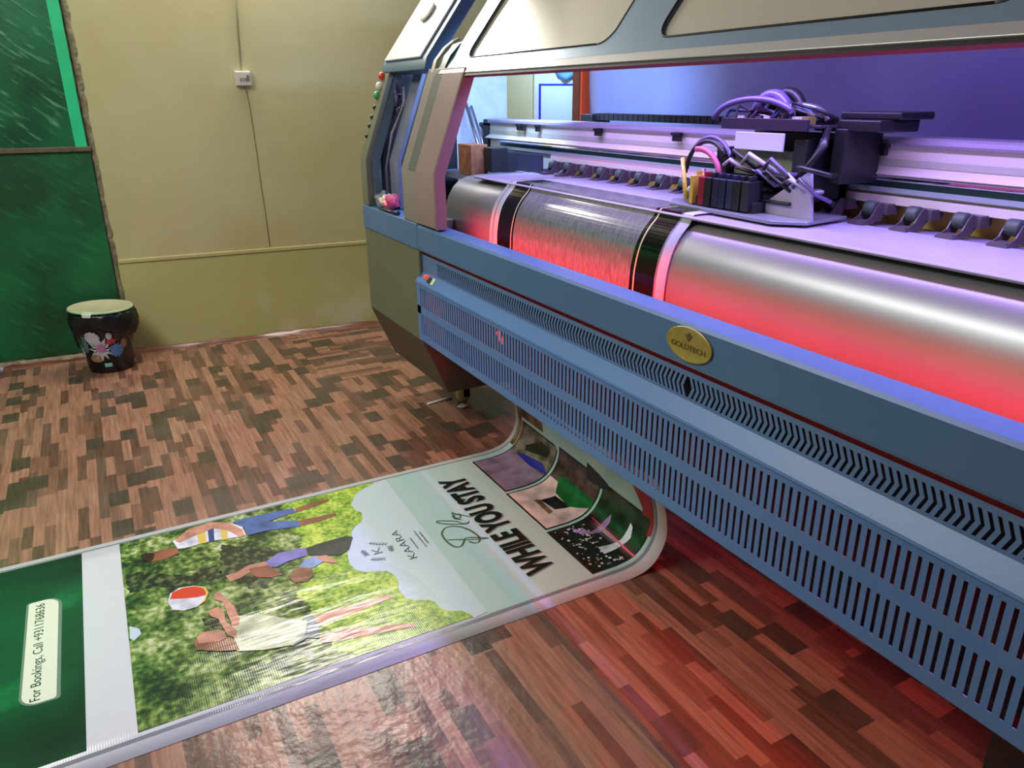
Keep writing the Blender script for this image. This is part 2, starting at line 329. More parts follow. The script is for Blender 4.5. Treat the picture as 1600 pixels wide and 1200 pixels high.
# ------------------------------------------------------------------ mesh helpers
class MB:
    def __init__(s): s.bm = bmesh.new(); s.mats = []
    def mi(s, mt):
        if mt not in s.mats: s.mats.append(mt)
        return s.mats.index(mt)
    def box(s, x0, x1, y0, y1, z0, z1, mt=None, M=None):
        i = s.mi(mt) if mt else 0
        v = [s.bm.verts.new((M @ Vector(p)) if M else p) for p in ((x0,y0,z0),(x1,y0,z0),(x1,y1,z0),(x0,y1,z0),(x0,y0,z1),(x1,y0,z1),(x1,y1,z1),(x0,y1,z1))]
        for q in ((0,3,2,1),(4,5,6,7),(0,1,5,4),(1,2,6,5),(2,3,7,6),(3,0,4,7)):
            s.bm.faces.new([v[j] for j in q]).material_index = i
        return s
    def prism(s, pts, f0, f1, mt=None):
        """closed 2D polygon pts mapped by two functions to the two end caps"""
        i = s.mi(mt) if mt else 0
        a = [s.bm.verts.new(f0(p)) for p in pts]; b = [s.bm.verts.new(f1(p)) for p in pts]
        n = len(pts)
        tri = tessellate_polygon([[Vector((p[0], p[1], 0)) for p in pts]])
        for t in tri:
            try:
                s.bm.faces.new([a[j] for j in t]).material_index = i
                s.bm.faces.new([b[j] for j in reversed(t)]).material_index = i
            except ValueError: pass
        for j in range(n):
            try: s.bm.faces.new([a[j], a[(j+1) % n], b[(j+1) % n], b[j]]).material_index = i
            except ValueError: pass
        return s
    def extx(s, pts, x0, x1, mt=None):      # (y,z) profile along x
        return s.prism(pts, lambda p: (x0, p[0], p[1]), lambda p: (x1, p[0], p[1]), mt)
    def strip(s, prof, th, x0, x1, mt=None):   # open (y,z) polyline given thickness going to +normal back
        pr = [Vector(p) for p in prof]; off = []
        for j, p in enumerate(pr):
            a = pr[max(j-1, 0)]; b = pr[min(j+1, len(pr)-1)]
            t = (b-a).normalized(); nrm = Vector((t[1], -t[0]))
            off.append(p + nrm*th)
        pts = [tuple(p) for p in pr] + [tuple(p) for p in reversed(off)]
        i = s.mi(mt) if mt else 0
        n = len(pr)
        A = [[s.bm.verts.new((x, q[0], q[1])) for q in (list(map(tuple, pr)))] for x in (x0, x1)]
        B = [[s.bm.verts.new((x, q[0], q[1])) for q in (list(map(tuple, off)))] for x in (x0, x1)]
        F = lambda l: setattr(s.bm.faces.new(l), 'material_index', i)
        for j in range(n-1):
            F([A[0][j], A[1][j], A[1][j+1], A[0][j+1]]); F([B[0][j], B[0][j+1], B[1][j+1], B[1][j]])
            F([A[0][j], A[0][j+1], B[0][j+1], B[0][j]]); F([A[1][j], B[1][j], B[1][j+1], A[1][j+1]])
        F([A[0][0], B[0][0], B[1][0], A[1][0]]); F([A[0][-1], A[1][-1], B[1][-1], B[0][-1]])
        return s
    def tube(s, pts, r, mt=None, n=8, r1=None):
        i = s.mi(mt) if mt else 0
        P = [Vector(p) for p in pts]; rings = []
        up = Vector((0.13, 0.27, 0.95)).normalized()
        for j, p in enumerate(P):
            t = (P[min(j+1, len(P)-1)] - P[max(j-1, 0)]).normalized()
            a = t.cross(up)
            if a.length < 0.05: a = t.cross(Vector((1, 0, 0)))
            a.normalize(); b = t.cross(a)
            rr = r if r1 is None else r + (r1-r)*j/(len(P)-1)
            rings.append([s.bm.verts.new(p + (a*math.cos(2*math.pi*q/n) + b*math.sin(2*math.pi*q/n))*rr) for q in range(n)])
        for j in range(len(P)-1):
            for q in range(n):
                f = s.bm.faces.new([rings[j][q], rings[j][(q+1) % n], rings[j+1][(q+1) % n], rings[j+1][q]]); f.material_index = i; f.smooth = True
        for rg in (rings[0], rings[-1]):
            s.bm.faces.new(rg).material_index = i
        return s
    def lathe(s, prof, n=40, mt=None, M=None, cap=True):
        i = s.mi(mt) if mt else 0; rings = []
        for (r, z) in prof:
            rings.append([s.bm.verts.new((M or Matrix()) @ Vector((max(r, 1e-4)*math.cos(2*math.pi*q/n), max(r, 1e-4)*math.sin(2*math.pi*q/n), z))) for q in range(n)])
        for j in range(len(prof)-1):
            for q in range(n):
                f = s.bm.faces.new([rings[j][q], rings[j][(q+1) % n], rings[j+1][(q+1) % n], rings[j+1][q]]); f.material_index = i; f.smooth = True
        if cap: s.bm.faces.new(rings[0]).material_index = i; s.bm.faces.new(rings[-1]).material_index = i
        return s
    def build(s, name, mt=None, parent=None, label=None, bevel=0, smooth=False, **props):
        me = bpy.data.meshes.new(name)
        bmesh.ops.recalc_face_normals(s.bm, faces=s.bm.faces)
        s.bm.to_mesh(me); s.bm.free()
        ms = list(s.mats)
        if mt: ms = [mt] + ms[1:] if ms else [mt]
        for x in ms: me.materials.append(x)
        if smooth:
            for p in me.polygons: p.use_smooth = True
        return link(name, me, parent, label, bevel, **props)

def link(name, me, parent=None, label=None, bevel=0, **props):
    o = bpy.data.objects.new(name, me); COL.objects.link(o)
    if parent is not None:
        o.parent = parent
        if parent.type == 'EMPTY': o.location = -parent.location   # mesh data are in room coordinates
    if bevel:
        b = o.modifiers.new('bevel', 'BEVEL'); b.width = bevel; b.segments = 2; b.limit_method = 'ANGLE'
        o.modifiers.new('wn', 'WEIGHTED_NORMAL')
    if label: o['label'] = label
    for k_, v_ in props.items(): o[k_] = v_
    return o
def thing(name, loc, label, cat, group=None):
    o = bpy.data.objects.new(name, None); COL.objects.link(o); o.location = loc; o.empty_display_size = 0.1
    o['label'] = label; o['category'] = cat
    if group: o['group'] = group
    return o
def box(name, x0, x1, y0, y1, z0, z1, mt, parent=None, label=None, bevel=0, **props):
    return MB().box(x0, x1, y0, y1, z0, z1).build(name, mt, parent, label, bevel, **props)

def text_mesh(body, bold=0.0):
    """unit text mesh as (verts2d, faces) scaled to width 1 x height 1 of its bounds"""
    cu = bpy.data.curves.new('t', 'FONT'); cu.body = body; cu.size = 1; cu.offset = bold; cu.resolution_u = 3
    ob = bpy.data.objects.new('t', cu); COL.objects.link(ob)
    dg = bpy.context.evaluated_depsgraph_get(); dg.update()
    me = ob.evaluated_get(dg).to_mesh()
    vs = [(v.co.x, v.co.y) for v in me.vertices]; fs = [tuple(p.vertices) for p in me.polygons]
    ob.evaluated_get(dg).to_mesh_clear()
    bpy.data.objects.remove(ob); bpy.data.curves.remove(cu)
    x0 = min(v[0] for v in vs); x1 = max(v[0] for v in vs); y0 = min(v[1] for v in vs); y1 = max(v[1] for v in vs)
    return [((v[0]-x0)/(x1-x0), (v[1]-y0)/(y1-y0)) for v in vs], fs

# ------------------------------------------------------------------ the room
def wx(y): return -4.803 + 0.088*y          # left wall, slightly out of square with the machine
WN = Vector((0.996, -0.088, 0)).normalized()
def WP(y, z, d=0.0): return Vector((wx(y), y, z)) + WN*d
def wall_slab(mb, y0, y1, z0, z1, d0, d1, mt=None):
    i = mb.mi(mt) if mt else 0
    v = [mb.bm.verts.new(WP(y, z, d)) for (y, z, d) in ((y0,z0,d0),(y0,z0,d1),(y1,z0,d1),(y1,z0,d0),(y0,z1,d0),(y0,z1,d1),(y1,z1,d1),(y1,z1,d0))]
    for q in ((0,3,2,1),(4,5,6,7),(0,1,5,4),(1,2,6,5),(2,3,7,6),(3,0,4,7)):
        mb.bm.faces.new([v[j] for j in q]).material_index = i
    return mb
ST = dict(kind='structure')
box('floor', -5.3, 2.6, -2.9, 3.6, -0.06, 0, M_floor, **ST)
box('ceiling', -5.3, 2.6, -2.9, 3.6, 3.0, 3.06, M_ceiling, **ST)
wall_slab(MB(), -2.9, 3.6, 0, 3.0, -0.12, 0).build('wall_left', M_wall, **ST)
box('wall_back', -5.3, 2.6, 3.5, 3.6, 0, 3.0, M_wall, **ST)
box('wall_right', 2.5, 2.6, -2.9, 3.5, 0, 3.0, M_wall, **ST)
box('wall_front', -5.3, 2.5, -2.9, -2.8, 0, 3.0, M_wall, **ST)
wall_slab(MB(), 0.075, 3.45, 0.528, 0.550, 0.0, 0.008).build('trim_1', M_wall, bevel=0.003, **ST)
# rough edge where the floor vinyl curls up at the wall
mb = MB(); y = -2.6; i0 = None
rows = []
while y < 3.4:
    h = 0.016 + 0.01*random.random(); d = 0.02 + 0.018*random.random()
    rows.append([mb.bm.verts.new(WP(y, zz, dd)) for zz, dd in ((0.0, 0.001), (h, 0.002), (h*0.9, 0.007), (h*0.35, d*0.6), (0.002, d+0.01), (0.0, d+0.012))])
    y += 0.05 + 0.04*random.random()
for a, b in zip(rows, rows[1:]):
    for j in range(5): mb.bm.faces.new([a[j], b[j], b[j+1], a[j+1]]).smooth = True
M_curl = mat('vinyl_curl', (112, 66, 50), 0.25, var=0.35, scale=9)
mb.build('baseboard_left', M_curl, **ST)
# bare plaster edge beside the green sheet
mb = MB(); rows = []
z = 0.0
while z < 3.0:
    yy = 0.062 + 0.010*random.random(); ww = 0.006 + 0.008*random.random()
    rows.append([mb.bm.verts.new(WP(a_, z, d_)) for a_, d_ in ((yy-ww-0.02, 0.001), (yy-ww, 0.009+0.004*random.random()), (yy, 0.008), (yy+0.006, 0.0))])
    z += 0.02 + 0.03*random.random()
for a, b in zip(rows, rows[1:]):
    for j in range(3): mb.bm.faces.new([a[j], a[j+1], b[j+1], b[j]])
mb.build('trim_2', mat('plaster_edge', (124, 118, 94), 0.9, var=0.4, scale=30, bump=0.6), **ST)
mb = MB(); rows = []; y = -2.5
while y < 0.06:
    h = 0.035 + 0.016*random.random()
    rows.append([mb.bm.verts.new(WP(y, zz, dd)) for zz, dd in ((h, 0.001), (h-0.004, 0.010), (0.022, 0.012+0.006*random.random()), (0.0, 0.012))])
    y += 0.03 + 0.03*random.random()
for a, b in zip(rows, rows[1:]):
    for j in range(3): mb.bm.faces.new([a[j], b[j], b[j+1], a[j+1]])
mb.build('trim_3', M_plaster, **ST)

# green sheet covering the wall at the left
gs = thing('green_sheet', (wx(-1.2), -1.2, 0.0), 'large green plastic sheet covering the wall at the far left behind the bucket', 'sheet')
wall_slab(MB(), -2.4, -0.018, 1.165, 2.75, 0.016, 0.022).build('upper_panel', M_green_up, gs, 'shiny scuffed dark green upper panel')
wall_slab(MB(), -2.4, 0.045, 0.045, 1.140, 0.014, 0.020).build('lower_panel', M_green_low, gs, 'matt green lower panel')
wall_slab(MB(), -0.018, 0.036, 1.165, 2.75, 0.020, 0.028).build('edge_strip', M_green_edge, gs, 'bright green vertical edge strip')
wall_slab(MB(), -2.4, 0.052, 1.140, 1.165, 0.014, 0.036).build('batten', M_brown, gs, 'thin brown horizontal batten', bevel=0.003)

# wall socket and its cable
sk = thing('wall_socket', tuple(WP(0.865, 1.46)), 'small white surface wall socket on the yellow wall above a thin cable', 'socket')
wall_slab(MB(), 0.824, 0.908, 1.462, 1.540, 0.0, 0.03).build('back_box', M_plastic_cream, sk, bevel=0.004)
mbx = MB(); wall_slab(mbx, 0.828, 0.904, 1.466, 1.536, 0.03, 0.036)
mbx.build('face_plate', M_plastic_cream, sk, bevel=0.002)
mbx = MB()
for yy in (0.853, 0.866, 0.879): wall_slab(mbx, yy-0.004, yy+0.004, 1.485, 1.505, 0.0362, 0.037)
wall_slab(mbx, 0.884, 0.898, 1.49, 1.52, 0.036, 0.041)
mbx.build('sockets', mat('socket_dark', (120, 112, 100), 0.5), sk)
cb = MB().tube([WP(0.884, 2.7, 0.004), WP(0.878, 1.9, 0.004), WP(0.862, 1.54, 0.004)], 0.004)
o = cb.build('wall_cable', mat('cable_cream', (178, 170, 136), 0.5)); o['label'] = 'pale cable running up the yellow wall above the white socket'; o['category'] = 'cable'
cb = MB().tube([WP(0.872, 1.465, 0.006), WP(0.884, 1.36, 0.004), WP(0.888, 1.24, 0.004), WP(0.892, 1.1, 0.004), WP(0.894, 0.9, 0.004), WP(0.900, 0.77, 0.003), WP(0.904, 0.56, 0.002)], 0.002)
o = cb.build('wall_cable', mat('cable_olive', (136, 128, 92), 0.6)); o['label'] = 'thin cable hanging down the yellow wall below the white socket to the ledge'; o['category'] = 'cable'

# things seen through the machine on the wall behind
nb = thing('notice_board', tuple(WP(2.82, 0.9)), 'pale board with a blue inner border on the wall seen over the printing beam', 'board')
wall_slab(MB(), 2.655, 3.06, 0.9, 1.56, 0.002, 0.018).build('frame', M_inner_lt, nb, bevel=0.003)
wall_slab(MB(), 2.685, 3.03, 0.93, 1.475, 0.018, 0.021).build('border', M_boardblue, nb, 'blue border')
wall_slab(MB(), 2.70, 3.015, 0.94, 1.462, 0.021, 0.024).build('panel', M_whiteboard, nb, 'pale panel')
mb = MB(); rr_ = []
for j in range(13):
    yy = 2.80 + 0.235*j/12
    top = 1.60; bot = 1.505 + 0.01*math.sin(j*1.3) + (0.05 if j < 1 else 0)
    rr_.append([mb.bm.verts.new(WP(yy, top + (bot-top)*q/4, 0.035+0.010*math.sin(j*0.9+q))) for q in range(5)])
for a, b in zip(rr_, rr_[1:]):
    for q in range(4): mb.bm.faces.new([a[q], b[q], b[q+1], a[q+1]]).smooth = True
o = mb.build('blue_cloth', M_bluecloth); o['label'] = 'light blue cloth hanging at the top of the pale board'; o['category'] = 'cloth'
sm = o.modifiers.new('s', 'SOLIDIFY'); sm.thickness = 0.004

# white flex sheet hanging behind the machine with a dark roller
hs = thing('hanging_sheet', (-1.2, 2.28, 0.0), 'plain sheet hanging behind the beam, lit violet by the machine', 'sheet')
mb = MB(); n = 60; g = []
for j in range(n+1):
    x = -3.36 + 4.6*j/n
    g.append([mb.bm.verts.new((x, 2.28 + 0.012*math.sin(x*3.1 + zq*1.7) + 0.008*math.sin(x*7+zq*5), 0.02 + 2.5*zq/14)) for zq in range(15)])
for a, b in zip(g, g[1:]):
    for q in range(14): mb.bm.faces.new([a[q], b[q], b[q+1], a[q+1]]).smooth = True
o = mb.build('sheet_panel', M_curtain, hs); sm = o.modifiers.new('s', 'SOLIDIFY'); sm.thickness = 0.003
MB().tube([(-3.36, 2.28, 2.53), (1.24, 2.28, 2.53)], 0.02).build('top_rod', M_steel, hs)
box('edge_post', -3.46, -3.40, 2.24, 2.32, 0.0, 2.6, mat('post_redbrown', (96, 44, 32), 0.6, var=0.2), hs, 'red-brown edge post')
box('edge_stripe', -3.400, -3.382, 2.245, 2.315, 0.0, 2.6, M_orange, hs, 'orange stripe')

# ------------------------------------------------------------------ the wide-format printer
PR = thing('wide_format_printer', (-1.22, 1.5, 0.0), 'huge blue and grey wide-format banner printer with perforated panels and raised hood', 'printer')
XL, XR = -3.45, 1.01          # outer ends
GL, GR = -2.79, 0.35          # front panel ends
CX = -1.219
def mir(x0, x1): return (2*CX - x1, 2*CX - x0)

# front rail
rail = MB().extx([(1.10, 0.836), (1.098, 0.842), (1.098, 0.926), (1.104, 0.934), (1.165, 0.938), (1.172, 0.934), (1.172, 0.90), (1.165, 0.90), (1.165, 0.928), (1.108, 0.926), (1.106, 0.842), (1.125, 0.840), (1.125, 0.836)], GL, GR).build('front_rail', M_rail, PR)
# strip painted red as heater light leaking between rail and vents
box('heater_leak_strip', GL, GR, 1.122, 1.128, 0.800, 0.840, mat('heater_leak_red', (150, 16, 34), 0.5), PR, 'recess strip painted the red of leaking heater light')

# chevron vent band
cv = MB(); yv0, yv1 = 1.116, 1.1174; zt, zb_ = 0.817, 0.742; s0, s1 = 0.755, 0.805
cv.box(GL, GR, yv0, yv1, s1, zt).box(GL, GR, yv0, yv1, zb_, s0)
cv.box(GL, GL+0.14, yv0, yv1, s0, s1).box(GR-0.14, GR, yv0, yv1, s0, s1)
pitch = 0.0155; half = 0.0088; dx = 0.0105
def chev(xc, sg):
    zm = (s0+s1)/2; h = half/2
    pts = [(xc-h, s0), (xc+h, s0), (xc+h+sg*dx, zm), (xc+h, s1), (xc-h, s1), (xc-h+sg*dx, zm)]
    cv.prism(pts, lambda p: (p[0], yv0, p[1]), lambda p: (p[0], yv1, p[1]))
x = CX + 0.0085
while x < GR-0.14: chev(x, 1); x += pitch
x = CX - 0.0085
while x > GL+0.14: chev(x, -1); x -= pitch
cv.build('chevron_vent', M_blue_dk, PR, 'narrow band of chevron slots meeting at a diamond')
box('vent_backing', GL+0.02, GR-0.02, 1.150, 1.155, 0.735, 0.80, mat('slot_shade_black', (6, 6, 9), 0.9), PR)  # added black sheet, paints the dark seen through the chevron slots

# lower perforated panel with sloping ledge
lp = MB(); y0, y1 = 1.092, 1.0934
lp.extx([(1.116, 0.748), (1.122, 0.742), (1.122, 0.738), (1.095, 0.703), (1.088, 0.706), (1.090, 0.712)], GL-0.02, GR+0.02)
rz = [(0.612, 0.690), (0.496, 0.580)]
GLL, GRR = GL-0.02, GR+0.02
lp.box(GLL, GRR, y0, y1, 0.690, 0.709).box(GLL, GRR, y0, y1, 0.580, 0.612).box(GLL, GRR, y0, y1, 0.472, 0.496)
lp.box(GLL, GLL+0.035, y0, y1, 0.496, 0.690).box(GRR-0.035, GRR, y0, y1, 0.496, 0.690)
lp.extx([(1.092, 0.472), (1.0934, 0.472), (1.098, 0.470), (1.098, 0.467), (1.094, 0.465), (1.092, 0.468)], GLL, GRR)
for xx in (GLL, GRR-0.004): lp.extx([(1.096, 0.705), (1.120, 0.735), (1.175, 0.735), (1.175, 0.478), (1.096, 0.478)], xx, xx+0.004)
p = 0.0193; x = GLL+0.035+0.007
while x < GRR-0.045:
    for a, b in rz: lp.box(x, x+p-0.0075, y0, y1, a, b)
    x += p
lp.build('perforated_panel', M_blue, PR, 'long blue lower panel with two rows of slots and a sloping ledge')
box('slot_shade_sheet', GL, GR, 1.205, 1.215, 0.430, 0.735, mat('slot_shade_black', (6, 6, 9), 0.9), PR)  # added black sheet standing in for the shade behind the lower slots

# power lamp and switch on the ledge
LM = Matrix.Translation((-2.735, 1.104, 0.7315)) @ Matrix.Rotation(R(-37), 4, 'X')
pb = MB().lathe([(0.001, 0), (0.0125, 0), (0.0125, 0.006), (0.010, 0.012), (0.004, 0.0145), (0.001, 0.015)], 20, M=LM).build('power_lamp', M_redled, PR, 'glowing red round power button')
LM2 = Matrix.Translation((-2.690, 1.104, 0.7315)) @ Matrix.Rotation(R(52), 4, 'X')
LM2 = Matrix.Translation((-2.690, 1.104, 0.7315)) @ Matrix.Rotation(R(53), 4, 'X')
sw = MB().box(-0.013, 0.013, -0.012, 0.012, -0.004, 0.008, M=LM2).build('rocker_switch', M_black, PR, 'small black rocker switch', bevel=0.002)
MB().box(-0.05, -0.018, -0.013, 0.013, 0.0, 0.003, M=Matrix.Translation((-2.70, 1.104, 0.7315)) @ Matrix.Rotation(R(53), 4, 'X') @ Matrix.Translation((0.068, 0, 0))).build('switch_label', mat('sticker_pale', (200, 214, 186), 0.5), PR, 'small pale sticker')

# oval maker badge
BM = Matrix.Translation((-1.203, 1.097, 0.888)) @ Matrix.Rotation(R(90), 4, 'X')
bd = MB().lathe([(0.001, -0.002), (1, -0.002), (1, 0.6), (0.96, 1.0), (0.93, 0.75), (0.001, 0.75)], 48, M=BM @ Matrix.Diagonal((0.074, 0.039, 0.004, 1))).build('maker_badge', M_gold, PR, 'oval gold badge lettered GOLDTECH')
vs, fs = text_mesh('GOLDTECH', 0.01)
me = bpy.data.meshes.new('badge_lettering'); me.from_pydata([(-1.203-0.055+0.11*a, 1.0925, 0.876+0.0125*b) for a, b in vs], [], fs); me.materials.append(M_gold_dk)
def sub(o, parent):
    o.parent = parent; o.location = (0, 0, 0); return o
o = link('badge_lettering', me); sub(o, bd)
mb = MB()
for pts in ([(-0.012, 0.012), (0, -0.004), (0.012, 0.012), (0.006, 0.009), (0, 0.017), (-0.006, 0.009)],):
    mb.prism(pts, lambda q: (-1.203+q[0], 1.0925, 0.899+q[1]), lambda q: (-1.203+q[0], 1.0932, 0.899+q[1]))
sub(mb.build('badge_emblem', M_gold_dk), bd)

# end cabinets, towers and lids (left one in view, right one its mirror)
def end_unit(f):
    def bx(a, b): 
        r_ = f(a, b); return r_
    a, b = bx(XL, GL)
    MB().extx([(1.10, 0.835), (1.10, 0.455), (1.62, 0.455), (1.62, 0.835)], a, b).build('cabinet_body', M_olive, PR, 'grey-olive end cabinet', bevel=0.004)
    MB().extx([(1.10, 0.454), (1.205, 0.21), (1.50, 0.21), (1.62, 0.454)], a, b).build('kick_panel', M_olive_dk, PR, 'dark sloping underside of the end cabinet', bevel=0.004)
    MB().extx([(1.096, 0.836), (1.096, 0.938), (1.20, 0.938), (1.20, 0.836)], a-0.004, b+0.0).build('cabinet_band', M_rail, PR, 'blue band round the end cabinet', bevel=0.004)
    # tray behind the band
    MB().box(a+0.02, b-0.02, 1.20, 1.62, 0.90, 0.938).build('cabinet_top', M_olive, PR)
    prof = [(1.10, 0.939), (1.10, 1.14), (1.235, 1.50)]
    pf = lambda dy: [(y+dy, z) for y, z in prof]
    # inboard tower
    c0, c1 = bx(-2.93, -2.59)
    MB().strip([(1.10, 0.939), (1.10, 1.14), (1.235, 1.50)], 0.035, c0, c1).build('tower_post', M_post, PR, 'broad grey-brown leaning tower post', bevel=0.003)
    d0, d1 = bx(-2.765, -2.592)
    MB().strip([(1.092, 0.945), (1.092, 1.141), (1.22, 1.482)], 0.0075, d0, d1).build('tower_panel', mat('tower_panel_brown', (134, 118, 112), 0.45, var=0.05), PR, bevel=0.002)
    e0, e1 = bx(-2.855, -2.765)
    MB().strip([(1.098, 1.14), (1.226, 1.482)], 0.004, e0, e1).build('tower_recess', mat('recess_greygreen', (82, 86, 80), 0.5), PR, 'darker grey-green recess on the tower post')
    e0, e1 = bx(-2.59, -2.584)
    MB().strip([(1.092, 0.941), (1.092, 1.141), (1.226, 1.496)], 0.045, e0, e1).build('tower_trim', mat('tower_trim_brown', (150, 112, 108), 0.45), PR, bevel=0.002)
    # outboard tower
    g0, g1 = bx(XL, -3.372)
    MB().strip(prof, 0.03, g0, g1).build('outer_post', M_olive, PR, bevel=0.003)
    g0, g1 = bx(-3.380, -3.372)
    MB().extx([(1.13, 0.939), (1.13, 1.14), (1.26, 1.50), (1.30, 1.50), (1.17, 1.14), (1.17, 0.939)], g0, g1).build('outer_post_cheek', mat('cheek_blue', (92, 116, 132), 0.45, var=0.08), PR, 'dark blue-grey inner cheek')
    for (u0, u1, dy, mt, lb) in ((-3.30, -3.20, 0.085, M_inner, 'blue-grey inner upright'), (-3.30, -3.21, 0.15, M_inner_lt, 'pale inner upright')):
        g0, g1 = bx(u0, u1)
        MB().strip(pf(dy), 0.02, g0, g1).build('inner_upright', mt, PR, lb, bevel=0.003)
    g0, g1 = bx(-3.45, -3.42)
    MB().extx([(1.16, 0.939), (1.16, 1.14), (1.28, 1.50), (1.57, 1.50), (1.57, 0.939)], g0, g1).build('inner_side', M_dark, PR)
    # outer end plate whose inner face is seen through the opening
    g0, g1 = bx(-3.45, -3.42)
    MB().box(g0, g1, 1.57, 1.84, 0.46, 1.62).build('end_plate', M_inner_lt, PR, 'pale end plate lit blue')
    # lid on top
    t0, t1 = bx(-3.46, -2.97)
    lidp = [(1.225, 1.515), (1.26, 1.56), (1.74, 2.20), (2.02, 2.20), (2.02, 2.12)]
    MB().strip([(1.232, 1.50), (1.245, 1.545), (1.74, 2.205)], 0.05, t0, t1).build('lid_frame', M_lid_edge, PR, 'dark blue-green edge of the end lid', bevel=0.004)
    t2, t3 = bx(-3.43, -3.02)
    ld = MB().strip([(1.236, 1.549), (1.735, 2.214)], 0.010, t2, t3).build('end_lid', M_lid, PR, 'pale grey sloping end lid', bevel=0.003)
    tx = (t2+t3)/2
    BM2 = Matrix.Translation((tx+0.01, 1.362, 1.727)) @ Matrix.Rotation(R(53), 4, 'X')
    sub(MB().lathe([(0.001, 0), (0.045, 0), (0.045, 0.005), (0.042, 0.008), (0.001, 0.008)], 32, M=BM2).build('lid_badge', mat('lid_badge_pale', (200, 204, 196), 0.35)), ld)
    # hinge side: cream strip and dark green gusset
    h0, h1 = bx(-2.905, -2.875)
    MB().strip([(1.226, 1.475), (1.245, 1.53), (1.285, 1.575), (1.32, 1.60), (1.345, 1.612)], 0.012, h0, h1).build('hood_hinge_strip', mat('hinge_cream', (176, 174, 150), 0.4), PR, 'pale curved hinge strip', bevel=0.003)
    h0, h1 = bx(-2.872, -2.80)
    MB().strip([(1.235, 1.485), (1.27, 1.545), (1.31, 1.585), (1.345, 1.60)], 0.03, h0, h1).build('hood_gusset', mat('gusset_green', (44, 74, 72), 0.4), PR, 'dark green hinge gusset', bevel=0.003)
end_unit(lambda a, b: (a, b))
end_unit(mir)

# row of button lamps up the edge of the left tower
for j, (y, z, mt, lb) in enumerate([(1.237, 1.487, M_redlens, 'red button'), (1.222, 1.447, M_whitelens, 'white button'), (1.208, 1.408, M_greenlens, 'green button'), (1.190, 1.360, M_black, None), (1.175, 1.320, M_black, None), (1.161, 1.283, M_black, None), (1.145, 1.240, M_black, None)]):
    BMx = Matrix.Translation((-3.437, y-0.001, z-0.005)) @ Matrix.Rotation(R(70), 4, 'X')
    q = 1.25 if j < 3 else 0.75
    MB().lathe([(0.001, -0.004), (0.014*q, -0.004), (0.014*q, 0.012*q), (0.010*q, 0.020*q), (0.001, 0.022*q)], 16, M=BMx).build('panel_button', mt, PR, lb)
# wires inside the left tower
wr = MB()
wr.tube([(-3.38, 1.20, 0.94), (-3.39, 1.20, 1.10), (-3.37, 1.23, 1.25), (-3.33, 1.26, 1.33), (-3.33, 1.28, 1.38), (-3.38, 1.30, 1.44)], 0.006, mat('wire_grey', (150, 140, 140), 0.4))
for q in range(9):
    wr.tube([(-3.40+0.06*random.random(), 1.25+0.03*random.random(), 1.32+0.14*random.random()) for _ in range(5)], 0.005, (M_hose, M_steel, M_inner)[q % 3])
wr.build('tower_wiring', None, PR, 'tangled wiring inside the left tower')

# curved front platen, bed and underside
DP = [(1.268, 0.70), (1.267, 0.92), (1.272, 0.97), (1.285, 1.02), (1.308, 1.057), (1.338, 1.083), (1.375, 1.096), (1.43, 1.100), (1.60, 1.100)]
dm = MB().strip(DP, 0.02, -2.90, 0.46)
dm = dm.build('front_platen', M_drum, PR, 'smooth grey metal curved platen', smooth=True)
dm.data.set_sharp_from_angle(angle=R(40))
MB().extx([(1.338, 1.101), (1.334, 1.106), (1.338, 1.110), (1.60, 1.110), (1.60, 1.101)], -2.76, 0.44).build('print_bed', M_table, PR, 'flat white print bed strip', bevel=0.001)
box('bed_rear_strip', -2.9, 0.46, 1.60, 1.69, 1.085, 1.104, mat('bed_rear', (150, 140, 160), 0.4), PR)
MB().box(-2.9, 0.46, 1.655, 1.675, 0.99, 1.084).build('rear_guide', M_mustard, PR, 'mustard yellow rear guide') if False else None
box('rear_guide_board', -2.68, 0.46, 1.722, 1.735, 1.10, 1.150, M_mustard, PR, 'mustard yellow board behind the rollers')
box('frame_beam', XL+0.1, XR-0.1, 1.50, 1.58, 0.50, 0.62, M_dark, PR)
box('lower_crossbar', XL+0.1, XR-0.1, 1.56, 1.60, 0.18, 0.24, mat('crossbar_olive', (74, 78, 56), 0.5), PR)
box('rear_skirt', -2.80, 0.36, 1.64, 1.65, 0.30, 1.05, M_dark, PR)
MB().tube([(-2.78, 1.205, 0.775), (0.34, 1.205, 0.775)], 0.009).build('heater_tube', M_heater, PR, 'glowing red heater tube')
# small glowing red rod behind the slots
MB().tube([(-2.18, 1.13, 0.655), (-2.145, 1.13, 0.625)], 0.007).build('inner_red_rod', M_redled, PR, 'small glowing red rod behind the slots')

# legs and casters
for x in (-3.14, -1.95, -0.5, 0.72):
    lg = box('leg', x-0.07, x+0.07, 1.40, 1.52, 0.10, 0.215, M_dark if x != -3.14 else mat('leg_brown', (74, 64, 56), 0.5), PR, bevel=0.004)
    if x in (-3.14, 0.72):
        CM = Matrix.Translation((x-0.005, 1.435, 0.036)) @ Matrix.Rotation(R(90), 4, 'Y')
        wl = MB().lathe([(0.010, -0.018), (0.030, -0.018), (0.036, -0.012), (0.036, 0.012), (0.030, 0.018), (0.010, 0.018)], 28, M=CM).build('caster_wheel', M_caster, PR, 'tan caster wheel')
        fk = MB().box(x-0.030, x-0.026, 1.41, 1.46, 0.03, 0.098).box(x+0.016, x+0.020, 1.43, 1.46, 0.03, 0.098).box(x-0.030, x+0.020, 1.41, 1.48, 0.088, 0.100)
        fk.build('caster_fork', M_dark, PR)
    else:
        MB().tube([(x, 1.46, 0.0), (x, 1.46, 0.10)], 0.02).build('levelling_foot', M_steel, PR)

